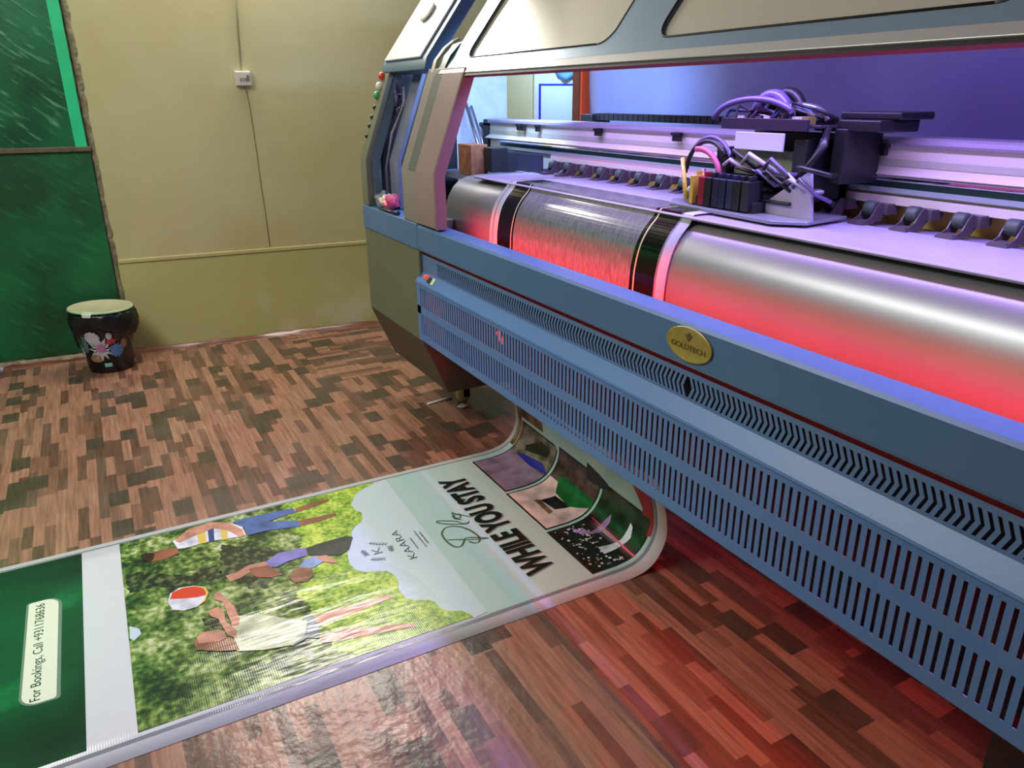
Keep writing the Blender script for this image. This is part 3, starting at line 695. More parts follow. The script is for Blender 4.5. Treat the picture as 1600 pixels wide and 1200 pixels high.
# hood: frame with windows cut through it
HB = Vector((1.232, 1.476)); HD = Vector((0.200, 0.262)).normalized(); HNrm = Vector((HD[1], -HD[0]))
def HP(x, t, d=0.0):
    q = HB + HD*t + HNrm*d; return (x, q[0], q[1])
wins = [(-2.675, -1.80), (-1.605, -0.73), (-0.535, 0.36)]
HX0, HX1, HT = -2.80, 0.40, 0.62; WT0, WT1 = 0.068, 0.52
def rrect(x0, x1, t0, t1, r, sk=0.0, n=7):
    pts = []
    for cx, cy, a0 in ((x1-r, t0+r, -90), (x1-r, t1-r, 0), (x0+r, t1-r, 90), (x0+r, t0+r, 180)):
        for q in range(n+1):
            a = R(a0 + 90*q/n); pts.append((cx + r*math.cos(a), cy + r*math.sin(a)))
    return pts
mb = MB()
def face_with_holes(d, flip):
    loops = [[Vector((a, b, 0)) for a, b in ((HX0, 0.0), (HX1, 0.0), (HX1, HT), (HX0, HT))]]
    for a, b in wins: loops.append([Vector((p[0], p[1], 0)) for p in rrect(a, b, WT0, WT1, 0.05)])
    flat = [v for l_ in loops for v in l_]
    vv = [mb.bm.verts.new(HP(v[0], v[1], d)) for v in flat]
    for t in tessellate_polygon(loops):
        try: mb.bm.faces.new([vv[j] for j in (t if not flip else tuple(reversed(t)))])
        except ValueError: pass
    out = []; k0 = 0
    for l_ in loops: out.append(vv[k0:k0+len(l_)]); k0 += len(l_)
    return out
A = face_with_holes(0.0, False); B = face_with_holes(0.016, True)
for la, lb in zip(A, B):
    for j in range(len(la)): mb.bm.faces.new([la[j], la[(j+1) % len(la)], lb[(j+1) % len(la)], lb[j]])
hood = mb.build('hood', M_hood, PR, 'raised silver-blue hood frame with rounded windows')
for a, b in wins:
    pts = rrect(a+0.002, b-0.002, WT0+0.002, WT1-0.002, 0.048)
    sub(MB().prism(pts, lambda p: HP(p[0], p[1], 0.010), lambda p: HP(p[0], p[1], 0.015)).build('hood_window', M_acrylic, hood, 'pale translucent hood window'), hood)
    ring = rrect(a, b, WT0, WT1, 0.05)
    ring.append(ring[0])
    sub(MB().tube([HP(p[0], p[1], 0.001) for p in ring], 0.0035, n=6).build('window_seal', M_rubber, hood, 'dark window seal'), hood)
sub(MB().extx([HP(0, -0.004, -0.010)[1:], HP(0, 0.022, -0.010)[1:], HP(0, 0.026, 0.0)[1:], HP(0, -0.004, 0.0)[1:]], HX0-0.01, HX1).build('hood_bottom_trim', mat('hood_trim', (196, 196, 200), 0.2, 0.5), hood, 'bright strip along the bottom edge of the hood', bevel=0.002), hood)
sub(MB().extx([HP(0, -0.014, -0.006)[1:], HP(0, -0.004, -0.006)[1:], HP(0, -0.004, 0.012)[1:], HP(0, -0.012, 0.008)[1:]], HX0+0.01, HX1).build('hood_gasket', M_rubber, hood, 'black rubber gasket'), hood)
MB().extx([(1.262, 1.474), (1.262, 1.482), (1.33, 1.497), (1.33, 1.490)], HX0+0.02, HX1).build('hood_inner_lip', mat('inner_lip', (150, 130, 160), 0.4), PR)
# hood top deck
MB().strip([HP(0, HT)[1:], (1.62, 2.10), (2.05, 2.10), (2.05, 1.95)], 0.02, HX0, HX1).build('hood_top_cover', M_hood, PR) if False else None
# led strips under the hood
MB().box(-2.55, 0.38, 1.488, 1.512, 1.565, 1.575).build('led_strip', M_violet, PR, 'violet lamp strip under the hood')

# gantry beam
bm_ = MB().extx([(1.70, 1.158), (1.70, 1.285), (1.86, 1.285), (1.86, 1.158)], -3.33, 0.95).build('gantry_beam', M_beam, PR, 'long cream gantry beam', bevel=0.003)
def bsub(name, mt, pts, label, x0=-3.33, x1=0.95, bevel=0.0):
    return sub(MB().extx(pts, x0, x1).build(name, mt, None, label, bevel=bevel), bm_)
bsub('beam_top_bar', M_beam_top, [(1.690, 1.284), (1.686, 1.290), (1.688, 1.299), (1.698, 1.304), (1.80, 1.304), (1.80, 1.284)], 'lavender-grey top bar')
bsub('beam_band', M_beam_band, [(1.6985, 1.239), (1.6985, 1.254), (1.702, 1.254), (1.702, 1.239)], 'pale green band')
bsub('beam_ledge', M_beam, [(1.680, 1.217), (1.672, 1.221), (1.70, 1.236), (1.70, 1.217)], 'white ledge')
bsub('linear_rail', M_chrome, [(1.676, 1.206), (1.671, 1.211), (1.676, 1.217), (1.70, 1.217), (1.70, 1.206)], 'polished chrome rail', -3.2)
bsub('rail_reflection', M_rail_reflection, [(1.686, 1.190), (1.686, 1.206), (1.70, 1.206), (1.70, 1.190)], 'dark green reflection of the chrome rail painted as a strip', -3.2)  # strip coloured as the dark green reflection in the chrome rail
bsub('beam_grey_strip', M_beam_grey, [(1.684, 1.178), (1.684, 1.190), (1.70, 1.190), (1.70, 1.178)], 'grey strip', -3.18)
bsub('beam_pink_strip', M_pink, [(1.682, 1.171), (1.682, 1.178), (1.70, 1.178), (1.70, 1.171)], 'pinkish strip', -2.75, -1.35)
bsub('beam_lower_lip', M_beam, [(1.680, 1.152), (1.680, 1.171), (1.70, 1.171), (1.70, 1.152)], 'white lower lip', -2.75)
for j, x in enumerate((-3.02, -2.98, -2.86, -2.42, -1.98, -1.239, -0.75, -0.2)):
    s_ = 0.55 if j < 3 else 1.0
    MB().box(x-0.016*s_, x+0.016*s_, 1.676, 1.690, 1.262, 1.280).box(x-0.020*s_, x+0.020*s_, 1.672, 1.690, 1.280, 1.288).build('beam_clip', M_black, bm_, 'small black clip').location = (0, 0, 0)
# left end hardware of the beam
mb = MB()
mb.box(-3.43, -3.33, 1.69, 1.76, 1.27, 1.285).box(-3.42, -3.33, 1.70, 1.78, 1.19, 1.205).box(-3.38, -3.33, 1.69, 1.84, 1.15, 1.30)
mb.build('beam_end_bracket', M_dark, PR, 'dark end bracket', bevel=0.003)
box('drive_motor', -3.13, -3.0, 1.44, 1.52, 1.085, 1.21, M_rust, PR, 'rusty brown box at the beam end', bevel=0.004)
box('end_stop_block', -3.0, -2.93, 1.50, 1.58, 1.10, 1.20, M_dark, PR, bevel=0.004)
box('beam_shield', -3.08, -2.72, 1.62, 1.628, 1.09, 1.178, mat('shield_dark', (62, 66, 86), 0.5, var=0.2), PR, 'dark blue-grey shield plate')
MB().tube([(-3.38, 1.60, 1.38), (-3.30, 1.62, 1.20), (-3.26, 1.63, 1.10)], 0.008).tube([(-3.40, 1.64, 1.36), (-3.33, 1.66, 1.20), (-3.30, 1.66, 1.10)], 0.006).build('end_stay_rods', M_steel, PR)
box('platen_end_shelf', -3.34, -2.76, 1.44, 1.62, 1.06, 1.085, mat('shelf_grey', (110, 114, 130), 0.5, var=0.1), PR)

# cable chain lying behind the beam
mb = MB(); x = -2.93
while x < -1.75:
    mb.box(x, x+0.030, 2.02, 2.08, 1.300, 1.328); x += 0.034
mb.box(-2.94, -1.72, 2.03, 2.07, 1.303, 1.324)
mb.build('cable_chain', M_black, PR, 'black cable chain behind the beam')
box('cable_chain_end', -3.02, -2.93, 2.0, 2.10, 1.285, 1.325, M_black, PR, bevel=0.004)
box('cable_tray', -3.1, 0.9, 1.90, 2.10, 1.262, 1.268, M_steel, PR)
box('chain_support', -2.99, -2.97, 2.04, 2.06, 1.268, 1.285, M_steel, PR)
box('chain_support', -1.90, -1.88, 2.04, 2.06, 1.268, 1.303, M_steel, PR)

# pinch rollers
def roller_meshes():
    ft = MB(); ft.box(-0.021, 0.021, -0.052, -0.010, 0.000, 0.005); ft.box(-0.017, 0.017, -0.050, -0.012, 0.005, 0.008)
    for sx in (-1, 1):
        ft.prism([(-0.050, 0.004), (0.012, 0.004), (0.030, 0.020), (0.030, 0.040), (0.008, 0.048), (-0.004, 0.040), (-0.020, 0.016)], lambda p: (sx*0.017-0.0015, p[0], p[1]), lambda p: (sx*0.017+0.0015, p[0], p[1]))
    ft.box(-0.03, 0.03, 0.018, 0.06, 0.020, 0.044)
    wl = MB(); wl.lathe([(0.003, -0.013), (0.0165, -0.013), (0.0175, -0.010), (0.0175, 0.010), (0.0165, 0.013), (0.003, 0.013)], 20, M=Matrix.Translation((0, 0.0, 0.034)) @ Matrix.Rotation(R(90), 4, 'Y'))
    return ft, wl
M_bracket = mat('roller_bracket', (92, 84, 88), 0.45, 0.2); M_rwheel = mat('roller_wheel', (62, 78, 66), 0.5)
ft, wl = roller_meshes(); mf = mw = None
x = -2.653; k_ = 0
while x < 0.35:
    if mf is None:
        a = ft.build('pinch_roller', M_bracket, PR, 'small black pinch roller bracket'); b = wl.build('roller_wheel', M_rwheel, None); mf = a.data; mw = b.data
    else:
        a = bpy.data.objects.new('pinch_roller', mf); COL.objects.link(a); a.parent = PR; a['label'] = 'small black pinch roller bracket'
        b = bpy.data.objects.new('roller_wheel', mw); COL.objects.link(b)
    a.location = Vector((x, 1.635, 1.1105)) - PR.location
    b.parent = a; b.location = (0, 0, 0)
    x += 0.1115

# carriage riding on the beam
def at(nm, mbx, mt, lb=None, bevel=0, parent=None):
    o = mbx.build(nm, mt, PR if parent is None else None, lb, bevel=bevel)
    if parent is not None: sub(o, parent)
    return o
car = at('print_carriage', MB().box(-1.60, -1.30, 1.46, 1.66, 1.150, 1.158).box(-1.60, -1.30, 1.63, 1.665, 1.15, 1.31).box(-1.60, -1.56, 1.50, 1.66, 1.15, 1.27).box(-1.34, -1.30, 1.50, 1.66, 1.15, 1.30), M_black, 'black print carriage carrying ink dampers, boards and looped cables', 0.003)
at('carriage_skirt', MB().prism([(-1.72, 1.46), (-1.66, 1.40), (-1.28, 1.385), (-1.22, 1.44), (-1.24, 1.60), (-1.70, 1.60)], lambda p: (p[0], p[1], 1.116), lambda p: (p[0], p[1], 1.124)), mat('skirt_grey', (140, 146, 150), 0.3, 0.3), 'pale grey skirt plate', 0.002, car)
cols = [M_ink_yellow, M_ink_red, M_black, mat('ink_box_a', (40, 38, 66), 0.3), mat('ink_box_b', (34, 40, 60), 0.3), mat('ink_box_c', (44, 46, 70), 0.3), M_black, M_dark]
for j, mt in enumerate(cols):
    x0 = -1.600 + j*0.026 + (0.004 if j else 0)
    wdt = 0.012 if j == 0 else 0.023
    at('ink_damper', MB().box(x0, x0+wdt, 1.415+0.002*(j % 2), 1.47, 1.128, 1.200).box(x0+0.006, x0+wdt-0.004, 1.43, 1.45, 1.200, 1.212), mt, ('yellow' if j == 0 else 'red' if j == 1 else 'dark') + ' ink damper', 0.002, car)
at('head_block', MB().box(-1.62, -1.38, 1.43, 1.62, 1.124, 1.150), M_dark, None, 0.002, car)
at('upper_board', MB().box(-1.60, -1.27, 1.50, 1.66, 1.326, 1.332).box(-1.58, -1.30, 1.49, 1.50, 1.318, 1.345), mat('board_dark', (52, 44, 60), 0.4), 'dark circuit board', 0.001, car)
mb = MB()
for j in range(9): mb.box(-1.57+j*0.030, -1.55+j*0.030, 1.505, 1.53, 1.333, 1.350, (M_steel, M_white_pl, M_gold)[j % 3])
at('connector_row', mb, None, 'row of connectors', 0, car)
at('front_label_plate', MB().box(-1.52, -1.36, 1.484, 1.490, 1.270, 1.312), mat('plate_violetwhite', (205, 208, 235), 0.3), 'pale rectangular plate', 0.001, car)
at('middle_board', MB().box(-1.55, -1.33, 1.520, 1.526, 1.205, 1.270), mat('board_green', (120, 136, 96), 0.4, var=0.2, scale=60), 'greenish board', 0.001, car)
at('side_arm', MB().box(-1.27, -1.235, 1.55, 1.68, 1.20, 1.325), M_black, None, 0.003, car)
at('top_housing', MB().box(-1.34, -1.16, 1.56, 1.70, 1.318, 1.345).box(-1.30, -1.14, 1.60, 1.72, 1.345, 1.362), M_black, 'flat black top housing', 0.004, car)
at('clear_guard', MB().prism([(-1.255, 1.236), (-1.235, 1.12), (-1.42, 1.124)], lambda p: (p[0], 1.47, p[1]), lambda p: (p[0], 1.478, p[1])), M_clear, 'milky triangular guard sheet', 0, car)
at('chain_riser', MB().tube([(-1.275, 1.53, 1.325), (-1.262, 1.51, 1.29), (-1.285, 1.50, 1.24), (-1.33, 1.49, 1.19)], 0.011), M_black, None, 0, car)
def arc(c, rx_, rz_, a0, a1, n=12, y=0.0, ty=0.0):
    return [(c[0]+rx_*math.cos(R(a0+(a1-a0)*q/n)), c[1]+ty*q/n+y, c[2]+rz_*math.sin(R(a0+(a1-a0)*q/n))) for q in range(n+1)]
hz = MB()
hz.tube(arc((-1.60, 1.47, 1.19), 0.085, 0.095, 175, 40), 0.006, M_black)
hz.tube(arc((-1.60, 1.48, 1.19), 0.092, 0.105, 170, 20), 0.006, M_hose)
hz.tube(arc((-1.62, 1.46, 1.18), 0.085, 0.085, 100, -30), 0.008, M_hose_pink)
hz.tube(arc((-1.48, 1.50, 1.335), 0.14, 0.055, 175, 30), 0.008, M_hose)
hz.tube(arc((-1.45, 1.53, 1.34), 0.055, 0.060, 180, 0), 0.014, M_hose)
hz.tube(arc((-1.43, 1.56, 1.345), 0.050, 0.060, 170, 5), 0.014, M_black)
hz.tube(arc((-1.38, 1.55, 1.335), 0.09, 0.040, 150, 10), 0.008, M_steel)
hz.tube([(-1.70, 1.47, 1.235), (-1.665, 1.45, 1.19), (-1.64, 1.44, 1.13)], 0.006, M_ink_yellow)
for q in range(16):
    px = -1.58 + 0.30*random.random(); pz = 1.19 + 0.05*random.random()
    hz.tube([(px, 1.46+0.03*random.random(), pz), (px+0.03, 1.455, pz+0.03*random.random()), (px+0.06+0.04*random.random(), 1.47, pz-0.01), (px+0.09, 1.50, pz-0.03*random.random())], 0.004+0.002*random.random(), (M_black, M_hose, M_steel, M_black, M_clear)[q % 5])
for q in range(8):
    px = -1.58 + 0.26*random.random()
    hz.tube([(px, 1.50, 1.345), (px+0.02*random.random(), 1.51, 1.36+0.02*random.random()), (px+0.06, 1.53, 1.35+0.03*random.random()), (px+0.10, 1.56, 1.345)], 0.004, (M_black, M_hose, M_steel, M_ink_blue)[q % 4])
for q in range(5):
    hz.tube([(-1.66+0.02*q, 1.46, 1.13+0.012*q), (-1.64+0.012*q, 1.45, 1.16), (-1.60, 1.46, 1.19+0.006*q)], 0.006, (M_white_pl, M_hose_pink, M_ink_blue)[q % 3])
at('cable_loops', hz, None, 'looped ink tubes and ribbon cables', 0, car)

# plastic bag of sweets-like sachets resting in the tower opening
bg = thing('plastic_packet', (-3.27, 1.155, 0.9385), 'crumpled shiny packet, pink and cream at one end, lying in the open tower', 'packet')
def blob(name, cx, cy, cz, sx, sy, sz, mt, parent, seed, amp=0.18, n=3, label=None):
    b = bmesh.new(); bmesh.ops.create_icosphere(b, subdivisions=n, radius=1.0); rn = random.Random(seed)
    ph = [(rn.uniform(2, 6), rn.uniform(2, 6), rn.uniform(2, 6), rn.uniform(0, 6)) for _ in range(4)]
    for v in b.verts:
        f_ = 1 + amp*sum(math.sin(v.co.x*p_[0] + v.co.y*p_[1] + v.co.z*p_[2] + p_[3]) for p_ in ph)/2
        v.co = Vector((cx + v.co.x*sx*f_, cy + v.co.y*sy*f_, cz + v.co.z*sz*f_))
    zmin = min(v.co.z for v in b.verts); floor_z = cz - sz
    for v in b.verts: v.co.z = max(v.co.z, floor_z)
    for f_ in b.faces: f_.smooth = amp < 0.12
    me = bpy.data.meshes.new(name); b.to_mesh(me); b.free(); me.materials.append(mt)
    return link(name, me, parent, label)
blob('foil_wrap', -3.315, 1.150, 0.972, 0.045, 0.032, 0.034, M_foil, bg, 3, 0.25, label='silvery crinkled wrap')
blob('cream_pack', -3.250, 1.145, 0.970, 0.042, 0.030, 0.031, M_cream_pk, bg, 5, 0.16)
blob('pink_pack', -3.205, 1.150, 0.972, 0.030, 0.034, 0.033, M_magenta, bg, 9, 0.2, label='pink end')
tl = MB().tube([(-3.24, 1.106, 0.9455), (-3.16, 1.104, 0.9455), (-3.04, 1.112, 0.9455)], 0.006).tube([(-3.08, 1.106, 0.947), (-3.03, 1.115, 0.947)], 0.008).build('hand_tool', M_black)
tl['label'] = 'small black tool lying in front of the shiny packet'; tl['category'] = 'tool'

# outlines of the printed artwork in metres on the sheet: (across, along)
ART = {
'cloud':[(-2.541,0.766),(-2.525,0.727),(-2.493,0.679),(-2.43,0.644),(-2.381,0.644),(-2.353,0.659),(-2.296,0.643),(-2.275,0.61),(-2.246,0.588),(-2.194,0.572),(-2.158,0.548),(-2.118,0.534),(-2.068,0.524),(-2.024,0.53),(-1.995,0.552),(-1.981,0.586),(-1.969,0.614),(-1.935,0.629),(-1.9,0.628),(-1.859,0.614),(-1.81,0.617),(-1.784,0.637),(-1.77,0.67),(-1.753,0.685),(-1.717,0.687),(-1.688,0.703),(-1.675,0.735),(-1.646,0.752),(-1.625,0.755)],
'man_head':[(-2.439,-0.057),(-2.446,-0.04),(-2.44,-0.0),(-2.442,0.033),(-2.423,0.051),(-2.396,0.05),(-2.381,0.02),(-2.379,-0.013),(-2.388,-0.041),(-2.413,-0.057)],
'man_hair':[(-2.441,-0.06),(-2.448,-0.043),(-2.43,-0.019),(-2.398,-0.026),(-2.383,-0.037),(-2.406,-0.055)],
'man_shirt':[(-2.483,0.041),(-2.5,0.081),(-2.533,0.171),(-2.508,0.232),(-2.463,0.264),(-2.4,0.265),(-2.403,0.23),(-2.419,0.155),(-2.416,0.071),(-2.423,0.051)],
'man_stripe1':[(-2.516,0.121),(-2.516,0.147),(-2.415,0.14),(-2.419,0.116)],
'man_stripe2':[(-2.517,0.157),(-2.517,0.177),(-2.413,0.165),(-2.415,0.148)],
'man_stripe3':[(-2.508,0.199),(-2.501,0.218),(-2.402,0.206),(-2.406,0.187)],
'man_arm':[(-2.479,0.048),(-2.532,0.092),(-2.546,0.173),(-2.515,0.225),(-2.441,0.26),(-2.399,0.261),(-2.395,0.244),(-2.463,0.216),(-2.5,0.174),(-2.478,0.101),(-2.46,0.061)],
'man_shorts':[(-2.512,0.24),(-2.517,0.299),(-2.504,0.449),(-2.468,0.453),(-2.466,0.405),(-2.45,0.352),(-2.406,0.446),(-2.364,0.44),(-2.393,0.34),(-2.395,0.268),(-2.45,0.27)],
'man_leg1':[(-2.496,0.455),(-2.506,0.502),(-2.509,0.583),(-2.491,0.579),(-2.474,0.502),(-2.467,0.453)],
'man_leg2':[(-2.407,0.444),(-2.4,0.517),(-2.396,0.573),(-2.38,0.577),(-2.367,0.517),(-2.368,0.437)],
'b_arm':[(-2.188,0.164),(-2.189,0.193),(-2.211,0.241),(-2.207,0.289),(-2.181,0.295),(-2.174,0.241),(-2.152,0.201),(-2.148,0.172)],
'b_arm2':[(-2.191,0.237),(-2.181,0.295),(-2.143,0.309),(-2.106,0.323),(-2.108,0.287),(-2.133,0.248),(-2.162,0.235)],
'b_shirt':[(-2.203,0.29),(-2.235,0.337),(-2.225,0.421),(-2.194,0.425),(-2.175,0.416),(-2.171,0.353),(-2.156,0.312),(-2.17,0.296)],
'b_trousers':[(-2.219,0.424),(-2.226,0.486),(-2.226,0.561),(-2.21,0.581),(-2.142,0.547),(-2.122,0.512),(-2.148,0.456),(-2.173,0.42)],
'c_head':[(-2.078,0.335),(-2.111,0.354),(-2.117,0.382),(-2.094,0.411),(-2.053,0.406),(-2.032,0.379),(-2.044,0.345)],
'c_shirt':[(-2.121,0.376),(-2.152,0.403),(-2.16,0.436),(-2.138,0.469),(-2.115,0.455),(-2.097,0.419),(-2.098,0.404)],
'c_arm':[(-2.154,0.434),(-2.145,0.471),(-2.096,0.493),(-2.085,0.486),(-2.112,0.454)],
'ball_w':[(-2.133,-0.008),(-2.173,0.002),(-2.191,0.031),(-2.18,0.071),(-2.156,0.099),(-2.123,0.104),(-2.085,0.089),(-2.067,0.064),(-2.066,0.03),(-2.087,0.0)],
'ball_r':[(-2.144,-0.001),(-2.176,0.009),(-2.185,0.037),(-2.177,0.071),(-2.148,0.098),(-2.114,0.097),(-2.115,0.07),(-2.13,0.031)],
'ball_y':[(-2.18,0.071),(-2.158,0.099),(-2.123,0.105),(-2.083,0.09),(-2.067,0.067),(-2.094,0.089),(-2.124,0.098),(-2.151,0.094)],
'w_arm1':[(-2.109,0.117),(-2.111,0.131),(-2.086,0.141),(-2.012,0.162),(-1.948,0.165),(-1.917,0.156),(-1.925,0.141),(-1.987,0.138),(-2.053,0.135),(-2.075,0.118)],
'w_arm2':[(-2.028,0.088),(-2.036,0.119),(-2.004,0.131),(-1.957,0.127),(-1.897,0.149),(-1.867,0.141),(-1.889,0.122),(-1.978,0.11),(-2.0,0.094)],
'w_face':[(-1.921,0.045),(-1.936,0.062),(-1.929,0.103),(-1.91,0.116),(-1.88,0.118),(-1.876,0.095),(-1.891,0.047)],
'w_hair':[(-1.91,0.034),(-1.919,0.048),(-1.894,0.049),(-1.876,0.095),(-1.884,0.121),(-1.859,0.136),(-1.812,0.141),(-1.832,0.094),(-1.869,0.038)],
'w_top':[(-1.918,0.133),(-1.963,0.161),(-1.943,0.217),(-1.877,0.291),(-1.843,0.331),(-1.785,0.309),(-1.762,0.271),(-1.78,0.198),(-1.81,0.134),(-1.859,0.136)],
'w_shorts':[(-1.863,0.329),(-1.862,0.353),(-1.806,0.355),(-1.756,0.342),(-1.772,0.313),(-1.757,0.269),(-1.786,0.267),(-1.788,0.303)],
'w_leg1':[(-1.855,0.355),(-1.858,0.405),(-1.856,0.476),(-1.848,0.585),(-1.828,0.586),(-1.817,0.478),(-1.81,0.391),(-1.802,0.351)],
'w_leg2':[(-1.766,0.344),(-1.763,0.412),(-1.723,0.504),(-1.689,0.592),(-1.672,0.596),(-1.694,0.494),(-1.714,0.397),(-1.733,0.342)],
'sky':[(-2.068,-0.115),(-2.043,-0.092),(-2.017,-0.088),(-1.994,-0.108),(-2.011,-0.118)],
'dark1':[(-2.342,-0.113),(-2.341,-0.058),(-2.246,0.058),(-2.271,0.148),(-2.191,0.157),(-2.193,0.052),(-2.234,-0.046),(-2.24,-0.105)],
'dark2':[(-2.38,0.18),(-2.303,0.289),(-2.215,0.387),(-2.229,0.305),(-2.176,0.264),(-2.058,0.269),(-2.087,0.218),(-2.208,0.153)],
'dark3':[(-2.002,0.068),(-1.99,0.112),(-1.921,0.127),(-1.944,0.086)],
'P1a':[(-2.513,1.188),(-2.529,1.24),(-2.472,1.35),(-2.461,1.354),(-2.346,1.349),(-2.229,1.361),(-2.225,1.326),(-2.243,1.188)],
'P1blue':[(-2.461,1.354),(-2.437,1.369),(-2.296,1.39),(-2.225,1.364),(-2.346,1.349)],
'P1grey':[(-2.472,1.35),(-2.481,1.375),(-2.514,1.482),(-2.249,1.488),(-2.229,1.446),(-2.216,1.406),(-2.225,1.364),(-2.296,1.39),(-2.437,1.369)],
'P1chair':[(-2.451,1.405),(-2.353,1.46),(-2.28,1.443),(-2.291,1.42),(-2.437,1.385)],
'P2pink':[(-2.211,1.185),(-2.182,1.345),(-2.173,1.388),(-2.118,1.339),(-1.939,1.372),(-1.916,1.349),(-1.925,1.293),(-1.947,1.186)],
'P2brown':[(-2.222,1.481),(-1.953,1.487),(-1.931,1.431),(-1.924,1.377),(-1.994,1.372),(-2.173,1.388),(-2.197,1.442)],
'P2green':[(-2.173,1.388),(-2.134,1.402),(-1.94,1.401),(-1.928,1.375),(-2.013,1.323),(-2.117,1.333)],
'P2black':[(-2.116,1.265),(-2.103,1.323),(-2.006,1.328),(-2.029,1.277)],
'P2wood':[(-2.128,1.244),(-2.119,1.266),(-2.02,1.262),(-2.014,1.241)],
'P3green':[(-1.93,1.478),(-1.697,1.48),(-1.648,1.442),(-1.624,1.408),(-1.627,1.358),(-1.688,1.361),(-1.768,1.369),(-1.899,1.372),(-1.905,1.427)],
'P3fig':[(-1.897,1.257),(-1.837,1.306),(-1.84,1.373),(-1.828,1.406),(-1.814,1.378),(-1.812,1.325),(-1.845,1.267)],
'P3fig2':[(-1.751,1.273),(-1.726,1.354),(-1.729,1.424),(-1.713,1.416),(-1.697,1.383),(-1.705,1.337),(-1.709,1.269)],
'P3white':[(-1.873,1.189),(-1.886,1.249),(-1.822,1.252),(-1.796,1.217),(-1.832,1.18)],
'P3white2':[(-1.786,1.236),(-1.77,1.286),(-1.716,1.257),(-1.713,1.213)],
'P3laser':[(-1.898,1.35),(-1.887,1.352),(-1.632,1.344),(-1.634,1.336)],
's1':[(-1.993,0.914),(-1.977,0.925),(-1.973,0.941),(-1.991,0.953),(-2.014,0.956),(-2.053,0.948),(-2.086,0.932),(-2.107,0.908),(-2.111,0.883),(-2.092,0.86),(-2.063,0.85),(-2.019,0.85),(-1.987,0.86),(-1.98,0.877),(-1.994,0.894),(-2.018,0.913),(-2.011,0.934),(-1.98,0.981)],
's1b':[(-2.036,0.855),(-2.024,0.883),(-2.005,0.915),(-1.991,0.944),(-1.978,0.98)],
's2':[(-2.109,0.97),(-2.097,0.959),(-2.113,0.923),(-2.14,0.883),(-2.161,0.868),(-2.162,0.882),(-2.13,0.932),(-2.104,0.946),(-2.103,0.967)],
's3':[(-2.133,0.951),(-2.148,0.934),(-2.167,0.933),(-2.173,0.951),(-2.167,0.962),(-2.146,0.952),(-2.154,0.937),(-2.169,0.939),(-2.193,0.941),(-2.169,0.955),(-2.161,0.965),(-2.134,0.987),(-2.138,1.014)],
}

# ------------------------------------------------------------------ the printed banner: over the platen, down and out over the floor
PR2 = [(-2.0, 0.0), (1.266, 0.0), (1.321, .008), (1.361, .028), (1.388, .06), (1.404, .10), (1.406, .14), (1.396, .20), (1.376, .26), (1.346, .34), (1.316, .45), (1.290, .6), (1.272, .72), (1.263, .82), (1.262, .92), (1.267, .972), (1.281, 1.023), (1.304, 1.0615), (1.333, 1.092), (1.345, 1.1135), (1.375, 1.1145), (1.66, 1.1145)]
def catmull(P, n=4):
    out = [P[0]]
    for j in range(len(P)-1):
        p0 = Vector(P[max(j-1, 0)]); p1 = Vector(P[j]); p2 = Vector(P[j+1]); p3 = Vector(P[min(j+2, len(P)-1)])
        if j == 0 or j >= len(P)-3: out.append(tuple(p2)); continue
        for q in range(1, n+1):
            t = q/n
            m1 = (p2-p0)*0.5; m2 = (p3-p1)*0.5
            if j == 1: m1 = (p2-p1)*1.0
            v = p1*(2*t**3-3*t**2+1) + m1*(t**3-2*t**2+t) + p2*(-2*t**3+3*t**2) + m2*(t**3-t**2)
            out.append(tuple(v))
    return out
PP = catmull(PR2)
SS = [-2.0]
for a, b in zip(PP, PP[1:]): SS.append(SS[-1] + math.hypot(b[0]-a[0], b[1]-a[1]))
STOT = SS[-1]
import bisect
def sstep(a, b, x):
    t = min(1, max(0, (x-a)/(b-a))); return t*t*(3-2*t)
def prof_at(s):
    j = min(max(bisect.bisect_right(SS, s)-1, 0), len(SS)-2)
    t = (s-SS[j])/(SS[j+1]-SS[j])
    a, b = PP[j], PP[j+1]
    ty, tz = (b[0]-a[0]), (b[1]-a[1]); L_ = math.hypot(ty, tz)
    return a[0]+ty*t, a[1]+tz*t, ty/L_, tz/L_
BL, BW = -2.585, 1.025
def BMAP(x, s, d=0.0):
    y, z, ty, tz = prof_at(s)
    u = (x-BL)/BW
    wv = sstep(1.20, 1.42, s)*(1-sstep(1.75, 2.1, s))
    y += wv*(0.014-0.028*u)
    t = sstep(1.6, 2.3, s)
    xx = x*(1-t) + (-2.489+u*0.994)*t
    return (xx, y - tz*d, z + ty*d + 0.0015)
BN = thing('printed_banner', (-2.08, 0.4, 0.0), 'long printed vinyl banner running out of the machine and across the wood-look floor', 'banner')
SLEV = sorted(set([SS[j] for j in range(1, len(SS))]))
